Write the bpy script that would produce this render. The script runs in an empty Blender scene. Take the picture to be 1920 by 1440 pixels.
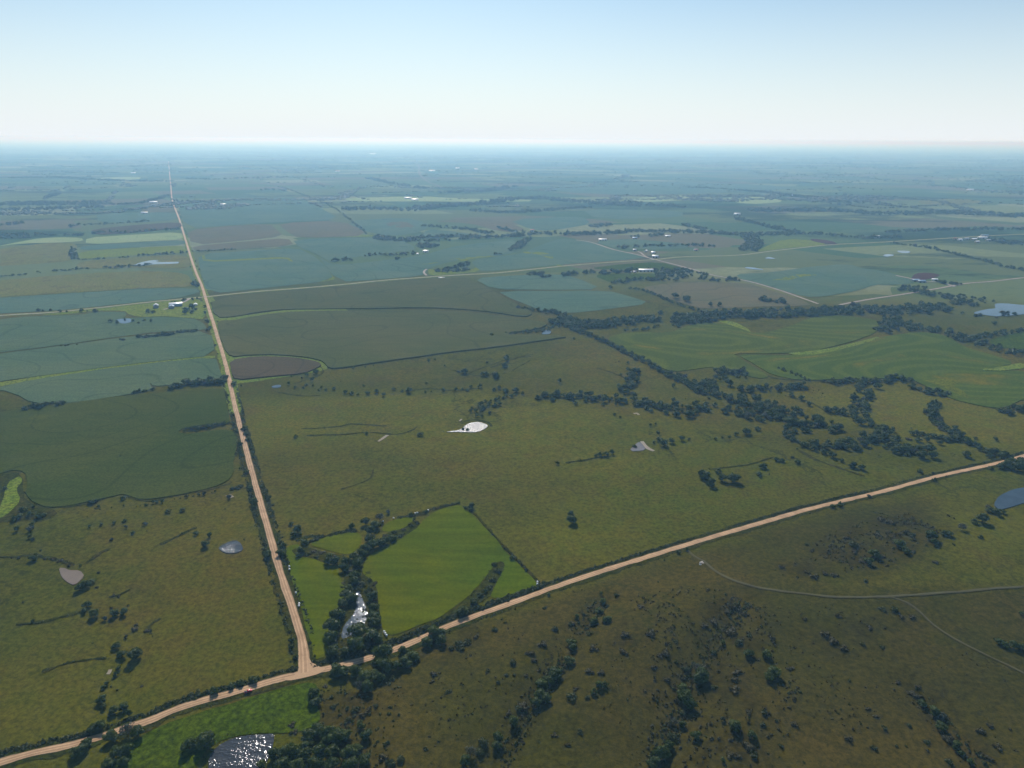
import bpy, math, random
import numpy as np
from mathutils import Matrix, Vector, geometry

random.seed(11)
R = math.radians
S = bpy.context.scene
COL = S.collection

# ---------------------------------------------------------------- camera
CAM_H = 400.0
FPX = 1333.0                                  # focal length in photograph pixels (1920 wide)
PITCH, ROLL = R(18.98), R(0.30)
ROT = Matrix.Rotation(R(90) - PITCH, 3, 'X') @ Matrix.Rotation(ROLL, 3, 'Z')
cam_data = bpy.data.cameras.new('camera')
cam = bpy.data.objects.new('camera', cam_data)
COL.objects.link(cam)
cam.location = (0, 0, CAM_H)
cam.rotation_euler = ROT.to_euler()
cam_data.sensor_fit = 'HORIZONTAL'
cam_data.sensor_width = 36.0
cam_data.lens = 36.0 * FPX / 1920.0
cam_data.clip_start = 1.0
cam_data.clip_end = 600000.0
S.camera = cam

# ---------------------------------------------------------------- light, sky, exposure
SUN_EL, SUN_AZ = R(35), R(-9)
world = bpy.data.worlds.new('World')
S.world = world
world.use_nodes = True
wn = world.node_tree
sky = wn.nodes.new('ShaderNodeTexSky')
sky.sky_type = 'NISHITA'
sky.sun_disc = False
sky.sun_elevation = SUN_EL
sky.sun_rotation = SUN_AZ
sky.altitude = 400
sky.air_density = 1.0
sky.dust_density = 0.6
sky.ozone_density = 2.0
bg = wn.nodes['Background']
SKY_K = 0.082
bg.inputs['Strength'].default_value = SKY_K
# the dusty air low over the plain whitens the sky towards the horizon, the same all the way round
_tc = wn.nodes.new('ShaderNodeTexCoord'); _sx = wn.nodes.new('ShaderNodeSeparateXYZ')
wn.links.new(_tc.outputs['Generated'], _sx.inputs[0])
_mr = wn.nodes.new('ShaderNodeMapRange'); _mr.inputs[1].default_value = 0.0; _mr.inputs[2].default_value = 0.23
_mr.inputs[3].default_value = 1.0; _mr.inputs[4].default_value = 0.0
wn.links.new(_sx.outputs[2], _mr.inputs[0])
_pw = wn.nodes.new('ShaderNodeMath'); _pw.operation = 'POWER'; _pw.inputs[1].default_value = 1.25
wn.links.new(_mr.outputs[0], _pw.inputs[0])
_mx = wn.nodes.new('ShaderNodeMix'); _mx.data_type = 'RGBA'
_mx.inputs[7].default_value = (0.86 / SKY_K, 0.915 / SKY_K, 0.955 / SKY_K, 1)
wn.links.new(_pw.outputs[0], _mx.inputs[0]); 
_tn = wn.nodes.new('ShaderNodeMix'); _tn.data_type = 'RGBA'; _tn.blend_type = 'MULTIPLY'; _tn.inputs[0].default_value = 1.0
_tn.inputs[7].default_value = (0.84, 1.06, 1.13, 1)
wn.links.new(sky.outputs['Color'], _tn.inputs[6]); wn.links.new(_tn.outputs[2], _mx.inputs[6])
wn.links.new(_mx.outputs[2], bg.inputs['Color'])

sun_data = bpy.data.lights.new('sun', 'SUN')
sun_data.energy = 4.4
sun_data.angle = R(0.53)
sun_data.color = (1.0, 0.958, 0.925)
sun = bpy.data.objects.new('sun', sun_data)
COL.objects.link(sun)
SUN_DIR = Vector((math.sin(SUN_AZ) * math.cos(SUN_EL), math.cos(SUN_AZ) * math.cos(SUN_EL), math.sin(SUN_EL)))
sun.rotation_euler = SUN_DIR.to_track_quat('Z', 'Y').to_euler()
sun.location = (0, 0, 1000)

S.view_settings.view_transform = 'Standard'
S.view_settings.look = 'None'
S.view_settings.exposure = 0.0
S.view_settings.gamma = 1.0
S.view_settings.use_curve_mapping = False
S.cycles.use_denoising = True
S.cycles.max_bounces = 6
S.cycles.diffuse_bounces = 2
S.cycles.glossy_bounces = 2
S.cycles.transmission_bounces = 2
S.cycles.volume_bounces = 3
S.cycles.sample_clamp_indirect = 4.0

# ---------------------------------------------------------------- haze
HAZE_DENSITY = 8.6e-5
HAZE_COLOR = (0.32, 0.64, 1.0)
HAZE_G = 0.33

# ================================================================ helpers: noise, terrain, back projection
def _hash(ix, iy, seed):
    h = (ix.astype(np.int64) * 374761393 + iy.astype(np.int64) * 668265263 + seed * 2147483647) & 0xffffffff
    h = ((h ^ (h >> 13)) * 1274126177) & 0xffffffff
    return ((h ^ (h >> 16)) & 0xffff) / 65535.0

def vnoise(x, y, wl, seed):
    x = np.asarray(x, dtype=np.float64) / wl + 1000; y = np.asarray(y, dtype=np.float64) / wl + 1000
    ix, iy = np.floor(x), np.floor(y)
    fx, fy = x - ix, y - iy
    fx = fx * fx * fx * (fx * (fx * 6 - 15) + 10); fy = fy * fy * fy * (fy * (fy * 6 - 15) + 10)
    a, b = _hash(ix, iy, seed), _hash(ix + 1, iy, seed)
    c, d = _hash(ix, iy + 1, seed), _hash(ix + 1, iy + 1, seed)
    return ((a * (1 - fx) + b * fx) * (1 - fy) + (c * (1 - fx) + d * fx) * fy) * 2 - 1

def sstep(a, b, v):
    t = np.clip((v - a) / (b - a), 0, 1)
    return t * t * (3 - 2 * t)

def ray(px, py):
    d = ROT @ Vector((px - 960.0, 720.0 - py, -FPX))
    return d

def flat(px, py, z=0.0):
    d = ray(px, py)
    t = (CAM_H - z) / -d.z
    return d.x * t, d.y * t

GULLIES = [  # pixel polylines of the eroded draws, depth, width
    ([(940, 1440), (985, 1350), (1035, 1270), (1085, 1190), (1130, 1130)], 5.0, 16),
    ([(1230, 1440), (1275, 1340), (1310, 1255), (1350, 1190), (1400, 1130)], 5.0, 18),
    ([(1850, 1440), (1790, 1380), (1745, 1330), (1715, 1290)], 4.0, 14),
    ([(860, 960), (1010, 905), (1200, 885), (1400, 845)], 0, 10),
    ([(200, 1370), (225, 1290), (250, 1190), (300, 1150), (255, 1110)], 3.0, 12),
]

def seg_dist(x, y, pts):
    best = np.full(np.shape(x), 1e9)
    for (ax, ay), (bx, by) in zip(pts[:-1], pts[1:]):
        dx, dy = bx - ax, by - ay
        t = np.clip(((x - ax) * dx + (y - ay) * dy) / (dx * dx + dy * dy), 0, 1)
        best = np.minimum(best, np.hypot(x - ax - t * dx, y - ay - t * dy))
    return best

def relief(x, y):
    x = np.asarray(x, dtype=np.float64); y = np.asarray(y, dtype=np.float64)
    d = np.hypot(x, y)
    z = 5.0 * vnoise(x, y, 1100, 1) + 2.6 * vnoise(x, y, 380, 2) * (1 - .8 * sstep(2200, 3800, d)) + 0.8 * vnoise(x, y, 120, 3) * (1 - sstep(1200, 2500, d))
    z = z + 0.7 * vnoise(x, y, 55, 4) * (1 - sstep(900, 1900, d))
    z = z + sstep(3500, 8000, d) * (9 * vnoise(x, y, 2300, 5) + 10 * vnoise(x, y, 5200, 6)) * (1 - sstep(25000, 60000, d))
    # the scrubby hill south of the lower road climbs away from the camera
    m = sstep(-120, 60, x) * (1 - sstep(430, 640, y - 0.42 * x + 40))
    z = z + m * (18 * sstep(180, 560, y - 0.35 * x) - 9)
    z = z + m * (1.6 * vnoise(x, y, 70, 7) + 0.7 * vnoise(x, y, 30, 8))
    for pts, dep, wid in GULLIES:
        if dep:
            q = [flat(*p) for p in pts]
            z = z - dep * np.exp(-(seg_dist(x, y, q) / wid) ** 2)
    return z

GX = 700 * np.sinh(np.arange(-379, 380) * 0.016)
GY = 500 + 500 * np.sinh(np.arange(-78, 401) * 0.016)
_X, _Y = np.meshgrid(GX, GY)
GZ = relief(_X, _Y)

def Hs(x, y):
    i = int(np.searchsorted(GX, x)) - 1; j = int(np.searchsorted(GY, y)) - 1
    i = min(max(i, 0), len(GX) - 2); j = min(max(j, 0), len(GY) - 2)
    u = (x - GX[i]) / (GX[i + 1] - GX[i]); v = (y - GY[j]) / (GY[j + 1] - GY[j])
    return float((GZ[j, i] * (1 - u) + GZ[j, i + 1] * u) * (1 - v) + (GZ[j + 1, i] * (1 - u) + GZ[j + 1, i + 1] * u) * v)

def Hv(x, y):
    x = np.asarray(x); y = np.asarray(y)
    i = np.clip(np.searchsorted(GX, x) - 1, 0, len(GX) - 2); j = np.clip(np.searchsorted(GY, y) - 1, 0, len(GY) - 2)
    u = (x - GX[i]) / (GX[i + 1] - GX[i]); v = (y - GY[j]) / (GY[j + 1] - GY[j])
    return (GZ[j, i] * (1 - u) + GZ[j, i + 1] * u) * (1 - v) + (GZ[j + 1, i] * (1 - u) + GZ[j + 1, i + 1] * u) * v

def gp(px, py):
    d = ray(px, py)
    z = 0.0
    for _ in range(10):
        t = (CAM_H - z) / -d.z
        z = 0.5 * z + 0.5 * Hs(d.x * t, d.y * t)
    t = (CAM_H - z) / -d.z
    return d.x * t, d.y * t

def mpp(py):
    """metres per photograph pixel across the view at image row py"""
    return CAM_H / max(1.0, -ray(960, py).z)

# ---------------------------------------------------------------- ponds (pixel outlines), flattened into the terrain first
PONDS = [
    ('glitter', [(515,1376),(494,1378),(461,1380),(434,1386),(407,1400),(391,1422),(391,1445),(410,1470),(450,1472),(490,1448),(505,1420),(512,1400)], 'dark pond full of white sun sparkles beside the grove at the south edge'),
    ('river', [(669,1104),(674,1106),(679,1122),(687,1140),(689,1157),(681,1176),(664,1188),(645,1199),(639,1195),(645,1173),(660,1157),(669,1140),(667,1117)], 'narrow sparkling creek pool between the trees of the hayfields'),
    ('glitter', [(408,1028),(425,1018),(441,1013),(452,1019),(457,1032),(440,1039),(420,1038)], 'small blue grey pond with a bright glint west of the long dirt road'),
    ('mud', [(110,1065),(122,1066),(130,1070),(150,1070),(159,1081),(140,1099),(125,1092),(115,1082)], 'opaque muddy brown pond in the west pasture'),
    ('mirror', [(868,803),(878,794),(896,791),(917,798),(907,806),(893,811),(872,811),(855,810),(834,811),(846,809),(860,807)], 'blazing white pond with a thin tail in the middle pasture'),
    ('silt', [(1178,847),(1195,830),(1202,830),(1213,845)], 'small triangular grey pond beside a pale bank'),
    ('calm', [(247,499),(265,492),(285,488),(300,489),(290,492),(338,491),(332,495),(290,496),(262,499)], 'forked pale pond far up the west side of the long road'),
    ('calm', [(215,602),(225,598),(247,598),(246,605),(230,608)], 'small blue pond ringed by bushes in the bean field'),
    ('calm', [(1822,587),(1850,580),(1867,579),(1864,570),(1881,569),(1925,573),(2010,577),(2000,592),(1925,589),(1900,592),(1867,594),(1837,590)], 'broad pale blue lake at the east edge'),
    ('calm', [(1862,947),(1873,930),(1902,917),(1935,913),(1980,925),(1960,945),(1920,943),(1897,951),(1873,957)], 'slate blue pond at the east edge south of the road'),
    ('calm', [(1394,502),(1408,501),(1438,507),(1405,505)], 'thin pale pond in the green pasture'),
    ('calm', [(1431,485),(1443,482),(1457,486)], 'tiny pale pond north of the thin pond'),
    ('calm', [(1654,480),(1664,476),(1679,479),(1664,482)], 'western of the two small round ponds near the tree row'),
    ('calm', [(1680,471),(1692,470),(1708,472),(1704,475),(1690,475)], 'eastern of the two small round ponds near the tree row'),
    ('calm', [(1013,627),(1022,619),(1034,620),(1032,627)], 'little bright creek pool beside the corn and the tree belt'),
    ('calm', [(508,725),(520,722),(528,723),(526,727),(512,728)], 'tiny pale stock pond just east of the long road'),
]
for kind, pts, lab in PONDS:
    q = np.array([flat(*p) for p in pts])
    c = q.mean(0)
    for _ in range(3):
        zc = float(relief(c[0], c[1])); q = np.array([flat(px, py, zc) for px, py in pts]); c = q.mean(0)
    rad = np.max(np.hypot(*(q - c).T))
    zc = float(relief(c[0], c[1]))
    dd = seg_dist(_X, _Y, [tuple(p) for p in q] + [tuple(q[0])])
    inside = np.hypot(_X - c[0], _Y - c[1]) < rad
    w = 1 - sstep(18, 70 + rad * 0.4, dd)
    w = np.where(inside & (dd < rad), np.maximum(w, 0.999), w)
    GZ[:] = GZ * (1 - w) + zc * w

# ================================================================ materials
def mat_new(name):
    m = bpy.data.materials.new(name)
    m.use_nodes = True
    n = m.node_tree.nodes; l = m.node_tree.links
    n.clear()
    out = n.new('ShaderNodeOutputMaterial')
    p = n.new('ShaderNodeBsdfPrincipled')
    l.new(p.outputs[0], out.inputs[0])
    return m, n, l, p, out

def nnode(n, l, vec, scale, detail=3.0, rough=0.55, dist=0.0):
    t = n.new('ShaderNodeTexNoise'); t.inputs['Scale'].default_value = scale
    t.inputs['Detail'].default_value = detail; t.inputs['Roughness'].default_value = rough
    t.inputs['Distortion'].default_value = dist
    l.new(vec, t.inputs['Vector'])
    return t.outputs['Fac']

def ramp(n, l, fac, a=0.35, b=0.65):
    r = n.new('ShaderNodeMapRange'); r.inputs[1].default_value = a; r.inputs[2].default_value = b
    r.interpolation_type = 'SMOOTHSTEP'
    l.new(fac, r.inputs[0])
    return r.outputs[0]

def mixc(n, l, fac, c1, c2, mode='MIX'):
    m = n.new('ShaderNodeMix'); m.data_type = 'RGBA'; m.blend_type = mode
    if hasattr(fac, 'is_linked') or not isinstance(fac, (int, float)): l.new(fac, m.inputs[0])
    else: m.inputs[0].default_value = fac
    for i, c in ((6, c1), (7, c2)):
        if isinstance(c, tuple): m.inputs[i].default_value = (*c[:3], 1)
        else: l.new(c, m.inputs[i])
    return m.outputs[2]

def math_(n, l, op, a, b=None):
    m = n.new('ShaderNodeMath'); m.operation = op
    for i, v in enumerate((a, b)):
        if v is None: continue
        if isinstance(v, (int, float)): m.inputs[i].default_value = v
        else: l.new(v, m.inputs[i])
    return m.outputs[0]

def mapped(n, l, rot=0.0, sc=(1, 1, 1), loc=(0, 0, 0)):
    g = n.new('ShaderNodeNewGeometry')
    mp = n.new('ShaderNodeMapping'); mp.inputs['Rotation'].default_value = (0, 0, rot)
    mp.inputs['Scale'].default_value = sc; mp.inputs['Location'].default_value = loc
    l.new(g.outputs['Position'], mp.inputs[0])
    return mp.outputs[0]

ROAD_ANG = math.atan2(3.646, -1.686)           # bearing of the long road in plan

def bump(n, l, p, heights, strength=0.6, dist=1.0):
    b = n.new('ShaderNodeBump'); b.inputs['Strength'].default_value = strength; b.inputs['Distance'].default_value = dist
    l.new(heights, b.inputs['Height']); l.new(b.outputs[0], p.inputs['Normal'])

def grass_mat(name, c1, c2, c3, seed=0, tuft=0.9, big=1 / 160, brown=(0.075, 0.056, 0.032), brown_amt=0.5, bumpd=0.5):
    """wild or sown grass: broad patches, small tussocks, dry brown blotches"""
    m, n, l, p, out = mat_new(name)
    pos = mapped(n, l, loc=(seed * 137.0, seed * 71.0, 0))
    a = ramp(n, l, nnode(n, l, pos, big, 5, 0.6), 0.36, 0.64)
    b = ramp(n, l, nnode(n, l, pos, 1 / 22, 5, 0.65), 0.35, 0.65)
    c = nnode(n, l, pos, 1 / 4.2, 6, 0.78)
    col = mixc(n, l, a, c1, c2)
    col = mixc(n, l, math_(n, l, 'MULTIPLY', b, 0.6), col, c3)
    br = ramp(n, l, nnode(n, l, mapped(n, l, loc=(seed * 31.0 + 900, 77, 0)), 1 / 55, 7, 0.7), 0.5, 0.66)
    col = mixc(n, l, math_(n, l, 'MULTIPLY', br, brown_amt), col, brown)
    cc = ramp(n, l, c, 0.30, 0.70)
    dark = mixc(n, l, 1.0, col, (0.36, 0.38, 0.34), 'MULTIPLY')
    lite = mixc(n, l, 1.0, col, (1.65, 1.6, 1.0), 'MULTIPLY')
    col = mixc(n, l, cc, dark, lite)
    l.new(col, p.inputs['Base Color'])
    p.inputs['Roughness'].default_value = 0.9
    p.inputs['Specular IOR Level'].default_value = 0.0
    h = math_(n, l, 'ADD', math_(n, l, 'MULTIPLY', c, tuft), math_(n, l, 'MULTIPLY', nnode(n, l, pos, 1 / 11, 4, 0.6), 1.6))
    bump(n, l, p, h, 0.8, bumpd)
    return m

def crop_mat(name, c1, c2, seed=0, rows=0.35, rot=None, bumpd=0.3, stain=(0.09, 0.10, 0.035), stain_amt=0.35, edge=0.7, arcs=0.5):
    """row crop seen from the air: planter passes, blotches where plants are thin"""
    m, n, l, p, out = mat_new(name)
    rot = ROAD_ANG if rot is None else rot
    pos = mapped(n, l, loc=(seed * 137.0, seed * 71.0, 0))
    # streaks along the passes
    st = mapped(n, l, rot=-rot, sc=(1 / 160, 1 / 9, 1), loc=(seed * 3.0, seed * 9.0, 0))
    s = ramp(n, l, nnode(n, l, st, 1.0, 4, 0.6, 0.4), 0.35, 0.65)
    big = ramp(n, l, nnode(n, l, pos, 1 / 210, 6, 0.62, 0.6), 0.36, 0.66)
    col = mixc(n, l, big, c1, c2)
    lite = mixc(n, l, 1.0, col, (1.38, 1.34, 1.22), 'MULTIPLY')
    col = mixc(n, l, math_(n, l, 'MULTIPLY', s, rows), col, lite)
    # thin arcs where the contour of the land shows through
    cn = nnode(n, l, mapped(n, l, loc=(seed * 57.0, seed * 11.0, 0)), 1 / 420, 1.5, 0.4)
    arc = math_(n, l, 'ABSOLUTE', math_(n, l, 'SINE', math_(n, l, 'MULTIPLY', cn, 48.0)))
    arc = math_(n, l, 'SUBTRACT', 1.0, ramp(n, l, arc, 0.02, 0.16))
    col = mixc(n, l, math_(n, l, 'MULTIPLY', arc, arcs), col, mixc(n, l, 1.0, col, (0.55, 0.6, 0.62), 'MULTIPLY'))
    sp = ramp(n, l, nnode(n, l, mapped(n, l, loc=(seed * 17.0, 5, 0), sc=(1, 1.6, 1)), 1 / 75, 8, 0.75), 0.56, 0.74)
    col = mixc(n, l, math_(n, l, 'MULTIPLY', sp, stain_amt), col, stain)
    fine = ramp(n, l, nnode(n, l, pos, 1 / 2.6, 5, 0.7), 0.3, 0.7)
    col = mixc(n, l, fine, mixc(n, l, 1.0, col, (edge, edge, edge), 'MULTIPLY'), mixc(n, l, 1.0, col, (1.2, 1.2, 1.2), 'MULTIPLY'))
    l.new(col, p.inputs['Base Color'])
    p.inputs['Roughness'].default_value = 0.85
    p.inputs['Specular IOR Level'].default_value = 0.0
    bump(n, l, p, nnode(n, l, pos, 1 / 2.2, 5, 0.7), 0.7, bumpd)
    return m

def terrace_mat(name, c1, c2, c3, seed):
    """contour-farmed field: crop bands following the slope with yellow thin bands"""
    m, n, l, p, out = mat_new(name)
    pos = mapped(n, l, loc=(seed * 91.0, seed * 31.0, 0), sc=(1, 1, 1))
    cn = nnode(n, l, mapped(n, l, loc=(seed * 57.0, seed * 11.0, 0), sc=(0.75, 1.35, 1)), 1 / 520, 1.2, 0.35)
    wob = nnode(n, l, pos, 1 / 60, 4, 0.6)
    ph = math_(n, l, 'ADD', math_(n, l, 'MULTIPLY', cn, 190.0), math_(n, l, 'MULTIPLY', wob, 4.0))
    s1 = ramp(n, l, math_(n, l, 'SINE', ph), -0.2, 0.9)
    s2 = ramp(n, l, math_(n, l, 'SINE', math_(n, l, 'MULTIPLY', ph, 0.333)), 0.75, 1.0)
    patch = ramp(n, l, nnode(n, l, pos, 1 / 110, 5, 0.65), 0.45, 0.68)
    col = mixc(n, l, math_(n, l, 'MULTIPLY', s1, 0.48), c1, c2)
    col = mixc(n, l, math_(n, l, 'MULTIPLY', math_(n, l, 'MULTIPLY', s2, patch), 0.6), col, c3)
    fine = ramp(n, l, nnode(n, l, pos, 1 / 4, 5, 0.7), 0.3, 0.7)
    col = mixc(n, l, fine, mixc(n, l, 1.0, col, (0.75, 0.75, 0.78), 'MULTIPLY'), mixc(n, l, 1.0, col, (1.2, 1.2, 1.15), 'MULTIPLY'))
    l.new(col, p.inputs['Base Color'])
    p.inputs['Roughness'].default_value = 0.9
    p.inputs['Specular IOR Level'].default_value = 0.0
    bump(n, l, p, nnode(n, l, pos, 1 / 3, 5, 0.7), 0.6, 0.4)
    return m

def ground_mat():
    """the prairie sheet: near pasture; far off a patchwork of quarter sections set out on the road grid"""
    m, n, l, p, out = mat_new('prairie_ground')
    pos = mapped(n, l)
    a = ramp(n, l, nnode(n, l, pos, 1 / 240, 6, 0.62), 0.36, 0.64)
    b = ramp(n, l, nnode(n, l, pos, 1 / 30, 6, 0.68), 0.34, 0.66)
    c = nnode(n, l, pos, 1 / 4.4, 6, 0.80)
    col = mixc(n, l, a, (0.080, 0.080, 0.011), (0.102, 0.082, 0.014))
    col = mixc(n, l, math_(n, l, 'MULTIPLY', b, 0.5), col, (0.050, 0.074, 0.008))
    ah = n.new('ShaderNodeAttribute'); ah.attribute_name = 'hill'
    ag = n.new('ShaderNodeAttribute'); ag.attribute_name = 'lush'
    hillc = mixc(n, l, a, (0.071, 0.058, 0.015), (0.054, 0.054, 0.011))
    lushc = mixc(n, l, b, (0.086, 0.098, 0.012), (0.108, 0.098, 0.013))
    col = mixc(n, l, ah.outputs['Fac'], col, hillc)
    col = mixc(n, l, ag.outputs['Fac'], col, lushc)
    asb = n.new('ShaderNodeAttribute'); asb.attribute_name = 'scrub'
    sm = ramp(n, l, nnode(n, l, mapped(n, l, loc=(10, 40, 0)), 1 / 34, 7, 0.72), 0.40, 0.56)
    col = mixc(n, l, math_(n, l, 'MULTIPLY', math_(n, l, 'MULTIPLY', sm, asb.outputs['Fac']), 0.8), col, (0.040, 0.033, 0.010))
    br = ramp(n, l, nnode(n, l, mapped(n, l, loc=(300, 77, 0)), 1 / 90, 8, 0.72), 0.5, 0.68)
    col = mixc(n, l, math_(n, l, 'MULTIPLY', br, 0.55), col, (0.084, 0.063, 0.018))
    vein = math_(n, l, 'ABSOLUTE', math_(n, l, 'SUBTRACT', nnode(n, l, mapped(n, l, loc=(55, 820, 0)), 1 / 210, 7, 0.62, 0.3), 0.5))
    vein = math_(n, l, 'SUBTRACT', 1.0, ramp(n, l, vein, 0.002, 0.014))
    vm = ramp(n, l, nnode(n, l, mapped(n, l, loc=(1255, 20, 0)), 1 / 330, 3, 0.5), 0.48, 0.62)
    col = mixc(n, l, math_(n, l, 'MULTIPLY', math_(n, l, 'MULTIPLY', vein, vm), 0.65), col, (0.036, 0.040, 0.008))
    wide = ramp(n, l, nnode(n, l, mapped(n, l, loc=(755, 320, 0), sc=(0.8, 1.5, 1)), 1 / 420, 4, 0.6), 0.36, 0.64)
    col = mixc(n, l, wide, mixc(n, l, 1.0, col, (0.80, 0.84, 0.8), 'MULTIPLY'), mixc(n, l, 1.0, col, (1.12, 1.06, 1.0), 'MULTIPLY'))
    cc = ramp(n, l, c, 0.30, 0.70)
    near = mixc(n, l, cc, mixc(n, l, 1.0, col, (0.58, 0.60, 0.52), 'MULTIPLY'), mixc(n, l, 1.0, col, (1.52, 1.46, 1.05), 'MULTIPLY'))
    # far patchwork
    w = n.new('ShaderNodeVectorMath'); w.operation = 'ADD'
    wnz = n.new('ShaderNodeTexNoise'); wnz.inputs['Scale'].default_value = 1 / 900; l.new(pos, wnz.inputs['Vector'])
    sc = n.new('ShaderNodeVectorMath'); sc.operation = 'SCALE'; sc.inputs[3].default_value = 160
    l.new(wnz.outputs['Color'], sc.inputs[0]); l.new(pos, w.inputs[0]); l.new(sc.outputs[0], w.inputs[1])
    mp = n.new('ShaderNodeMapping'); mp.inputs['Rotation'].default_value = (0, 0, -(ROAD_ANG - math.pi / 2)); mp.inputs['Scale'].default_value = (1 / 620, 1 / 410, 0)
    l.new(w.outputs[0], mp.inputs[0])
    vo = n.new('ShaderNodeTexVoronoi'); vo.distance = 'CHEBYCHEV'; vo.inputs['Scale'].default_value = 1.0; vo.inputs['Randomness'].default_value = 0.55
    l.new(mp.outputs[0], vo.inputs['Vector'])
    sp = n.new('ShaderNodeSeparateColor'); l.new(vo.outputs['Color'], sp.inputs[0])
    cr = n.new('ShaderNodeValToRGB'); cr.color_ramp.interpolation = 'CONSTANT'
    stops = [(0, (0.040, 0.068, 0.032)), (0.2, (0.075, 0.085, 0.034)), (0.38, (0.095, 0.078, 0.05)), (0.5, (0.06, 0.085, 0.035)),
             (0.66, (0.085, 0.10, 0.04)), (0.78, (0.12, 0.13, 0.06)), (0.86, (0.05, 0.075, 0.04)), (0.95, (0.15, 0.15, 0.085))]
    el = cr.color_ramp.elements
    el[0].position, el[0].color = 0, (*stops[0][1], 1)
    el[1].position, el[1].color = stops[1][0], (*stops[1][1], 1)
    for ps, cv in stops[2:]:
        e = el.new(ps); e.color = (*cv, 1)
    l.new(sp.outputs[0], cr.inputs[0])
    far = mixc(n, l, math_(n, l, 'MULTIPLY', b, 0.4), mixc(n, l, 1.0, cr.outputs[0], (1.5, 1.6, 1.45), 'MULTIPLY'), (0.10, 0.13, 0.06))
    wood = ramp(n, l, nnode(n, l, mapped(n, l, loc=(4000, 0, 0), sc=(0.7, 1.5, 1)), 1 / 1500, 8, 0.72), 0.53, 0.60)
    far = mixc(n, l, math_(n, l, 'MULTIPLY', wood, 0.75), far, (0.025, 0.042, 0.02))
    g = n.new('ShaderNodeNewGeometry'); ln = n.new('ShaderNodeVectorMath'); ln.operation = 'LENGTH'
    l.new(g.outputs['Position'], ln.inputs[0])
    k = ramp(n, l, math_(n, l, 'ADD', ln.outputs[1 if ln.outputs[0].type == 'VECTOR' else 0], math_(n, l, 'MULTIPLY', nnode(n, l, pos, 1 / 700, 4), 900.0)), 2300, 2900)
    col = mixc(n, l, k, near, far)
    l.new(col, p.inputs['Base Color'])
    p.inputs['Roughness'].default_value = 0.9
    p.inputs['Specular IOR Level'].default_value = 0.0
    h = math_(n, l, 'ADD', c, math_(n, l, 'MULTIPLY', nnode(n, l, pos, 1 / 12, 4, 0.6), 1.6))
    bump(n, l, p, h, 0.8, 0.6)
    return m

def road_mat(name, c1, c2, cedge):
    """graded dirt: pale wheel tracks, darker crown and ragged edges"""
    m, n, l, p, out = mat_new(name)
    uv = n.new('ShaderNodeUVMap'); uv.uv_map = 'UVMap'
    sp = n.new('ShaderNodeSeparateXYZ'); l.new(uv.outputs[0], sp.inputs[0])
    pos = mapped(n, l)
    wob = math_(n, l, 'MULTIPLY', math_(n, l, 'SUBTRACT', nnode(n, l, pos, 1 / 14, 3), 0.5), 0.16)
    u = math_(n, l, 'ADD', sp.outputs[0], wob)
    tr = math_(n, l, 'SINE', math_(n, l, 'MULTIPLY', u, math.pi * 2 * 3))
    tr = ramp(n, l, tr, -0.3, 1.0)
    col = mixc(n, l, tr, c1, c2)
    e = math_(n, l, 'ABSOLUTE', math_(n, l, 'SUBTRACT', u, 0.5))
    e = ramp(n, l, math_(n, l, 'ADD', e, math_(n, l, 'MULTIPLY', math_(n, l, 'SUBTRACT', nnode(n, l, pos, 1 / 2.0, 4, 0.7), 0.5), 0.2)), 0.40, 0.49)
    col = mixc(n, l, e, col, cedge)
    f = ramp(n, l, nnode(n, l, pos, 1 / 16, 7, 0.75), 0.36, 0.64)
    col = mixc(n, l, f, mixc(n, l, 1.0, col, (0.72, 0.70, 0.66), 'MULTIPLY'), col)
    l.new(col, p.inputs['Base Color'])
    p.inputs['Roughness'].default_value = 0.95
    bump(n, l, p, nnode(n, l, pos, 1.5, 5, 0.7), 0.4, 0.08)
    return m

def leaf_mat(name, c1, c2, c3, trans=0.25, rough=0.6):
    m, n, l, p, out = mat_new(name)
    oi = n.new('ShaderNodeObjectInfo'); g = n.new('ShaderNodeNewGeometry')
    pos = mapped(n, l)
    a = nnode(n, l, pos, 1 / 26, 2, 0.5)
    r = math_(n, l, 'ADD', math_(n, l, 'MULTIPLY', oi.outputs['Random'], 0.6), math_(n, l, 'MULTIPLY', ramp(n, l, a, 0.3, 0.7), 0.5))
    col = mixc(n, l, r, c1, c2)
    col = mixc(n, l, math_(n, l, 'MULTIPLY', g.outputs['Random Per Island'], 0.55), col, c3)
    l.new(col, p.inputs['Base Color'])
    p.inputs['Roughness'].default_value = rough
    p.inputs['Specular IOR Level'].default_value = 0.25
    tb = n.new('ShaderNodeBsdfTranslucent'); l.new(mixc(n, l, 1.0, col, (1.3, 1.5, 0.6), 'MULTIPLY'), tb.inputs[0])
    mx = n.new('ShaderNodeMixShader'); mx.inputs[0].default_value = trans
    l.new(p.outputs[0], mx.inputs[1]); l.new(tb.outputs[0], mx.inputs[2]); l.new(mx.outputs[0], out.inputs[0])
    return m

def plain_mat(name, c, rough=0.6, metal=0.0, var=0.15, scale=0.6, spec=0.4):
    m, n, l, p, out = mat_new(name)
    pos = mapped(n, l)
    f = nnode(n, l, pos, scale, 5, 0.65)
    col = mixc(n, l, f, tuple(x * (1 - var) for x in c), tuple(min(1, x * (1 + var)) for x in c))
    l.new(col, p.inputs['Base Color'])
    p.inputs['Roughness'].default_value = rough; p.inputs['Metallic'].default_value = metal
    p.inputs['Specular IOR Level'].default_value = spec
    return m

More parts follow.
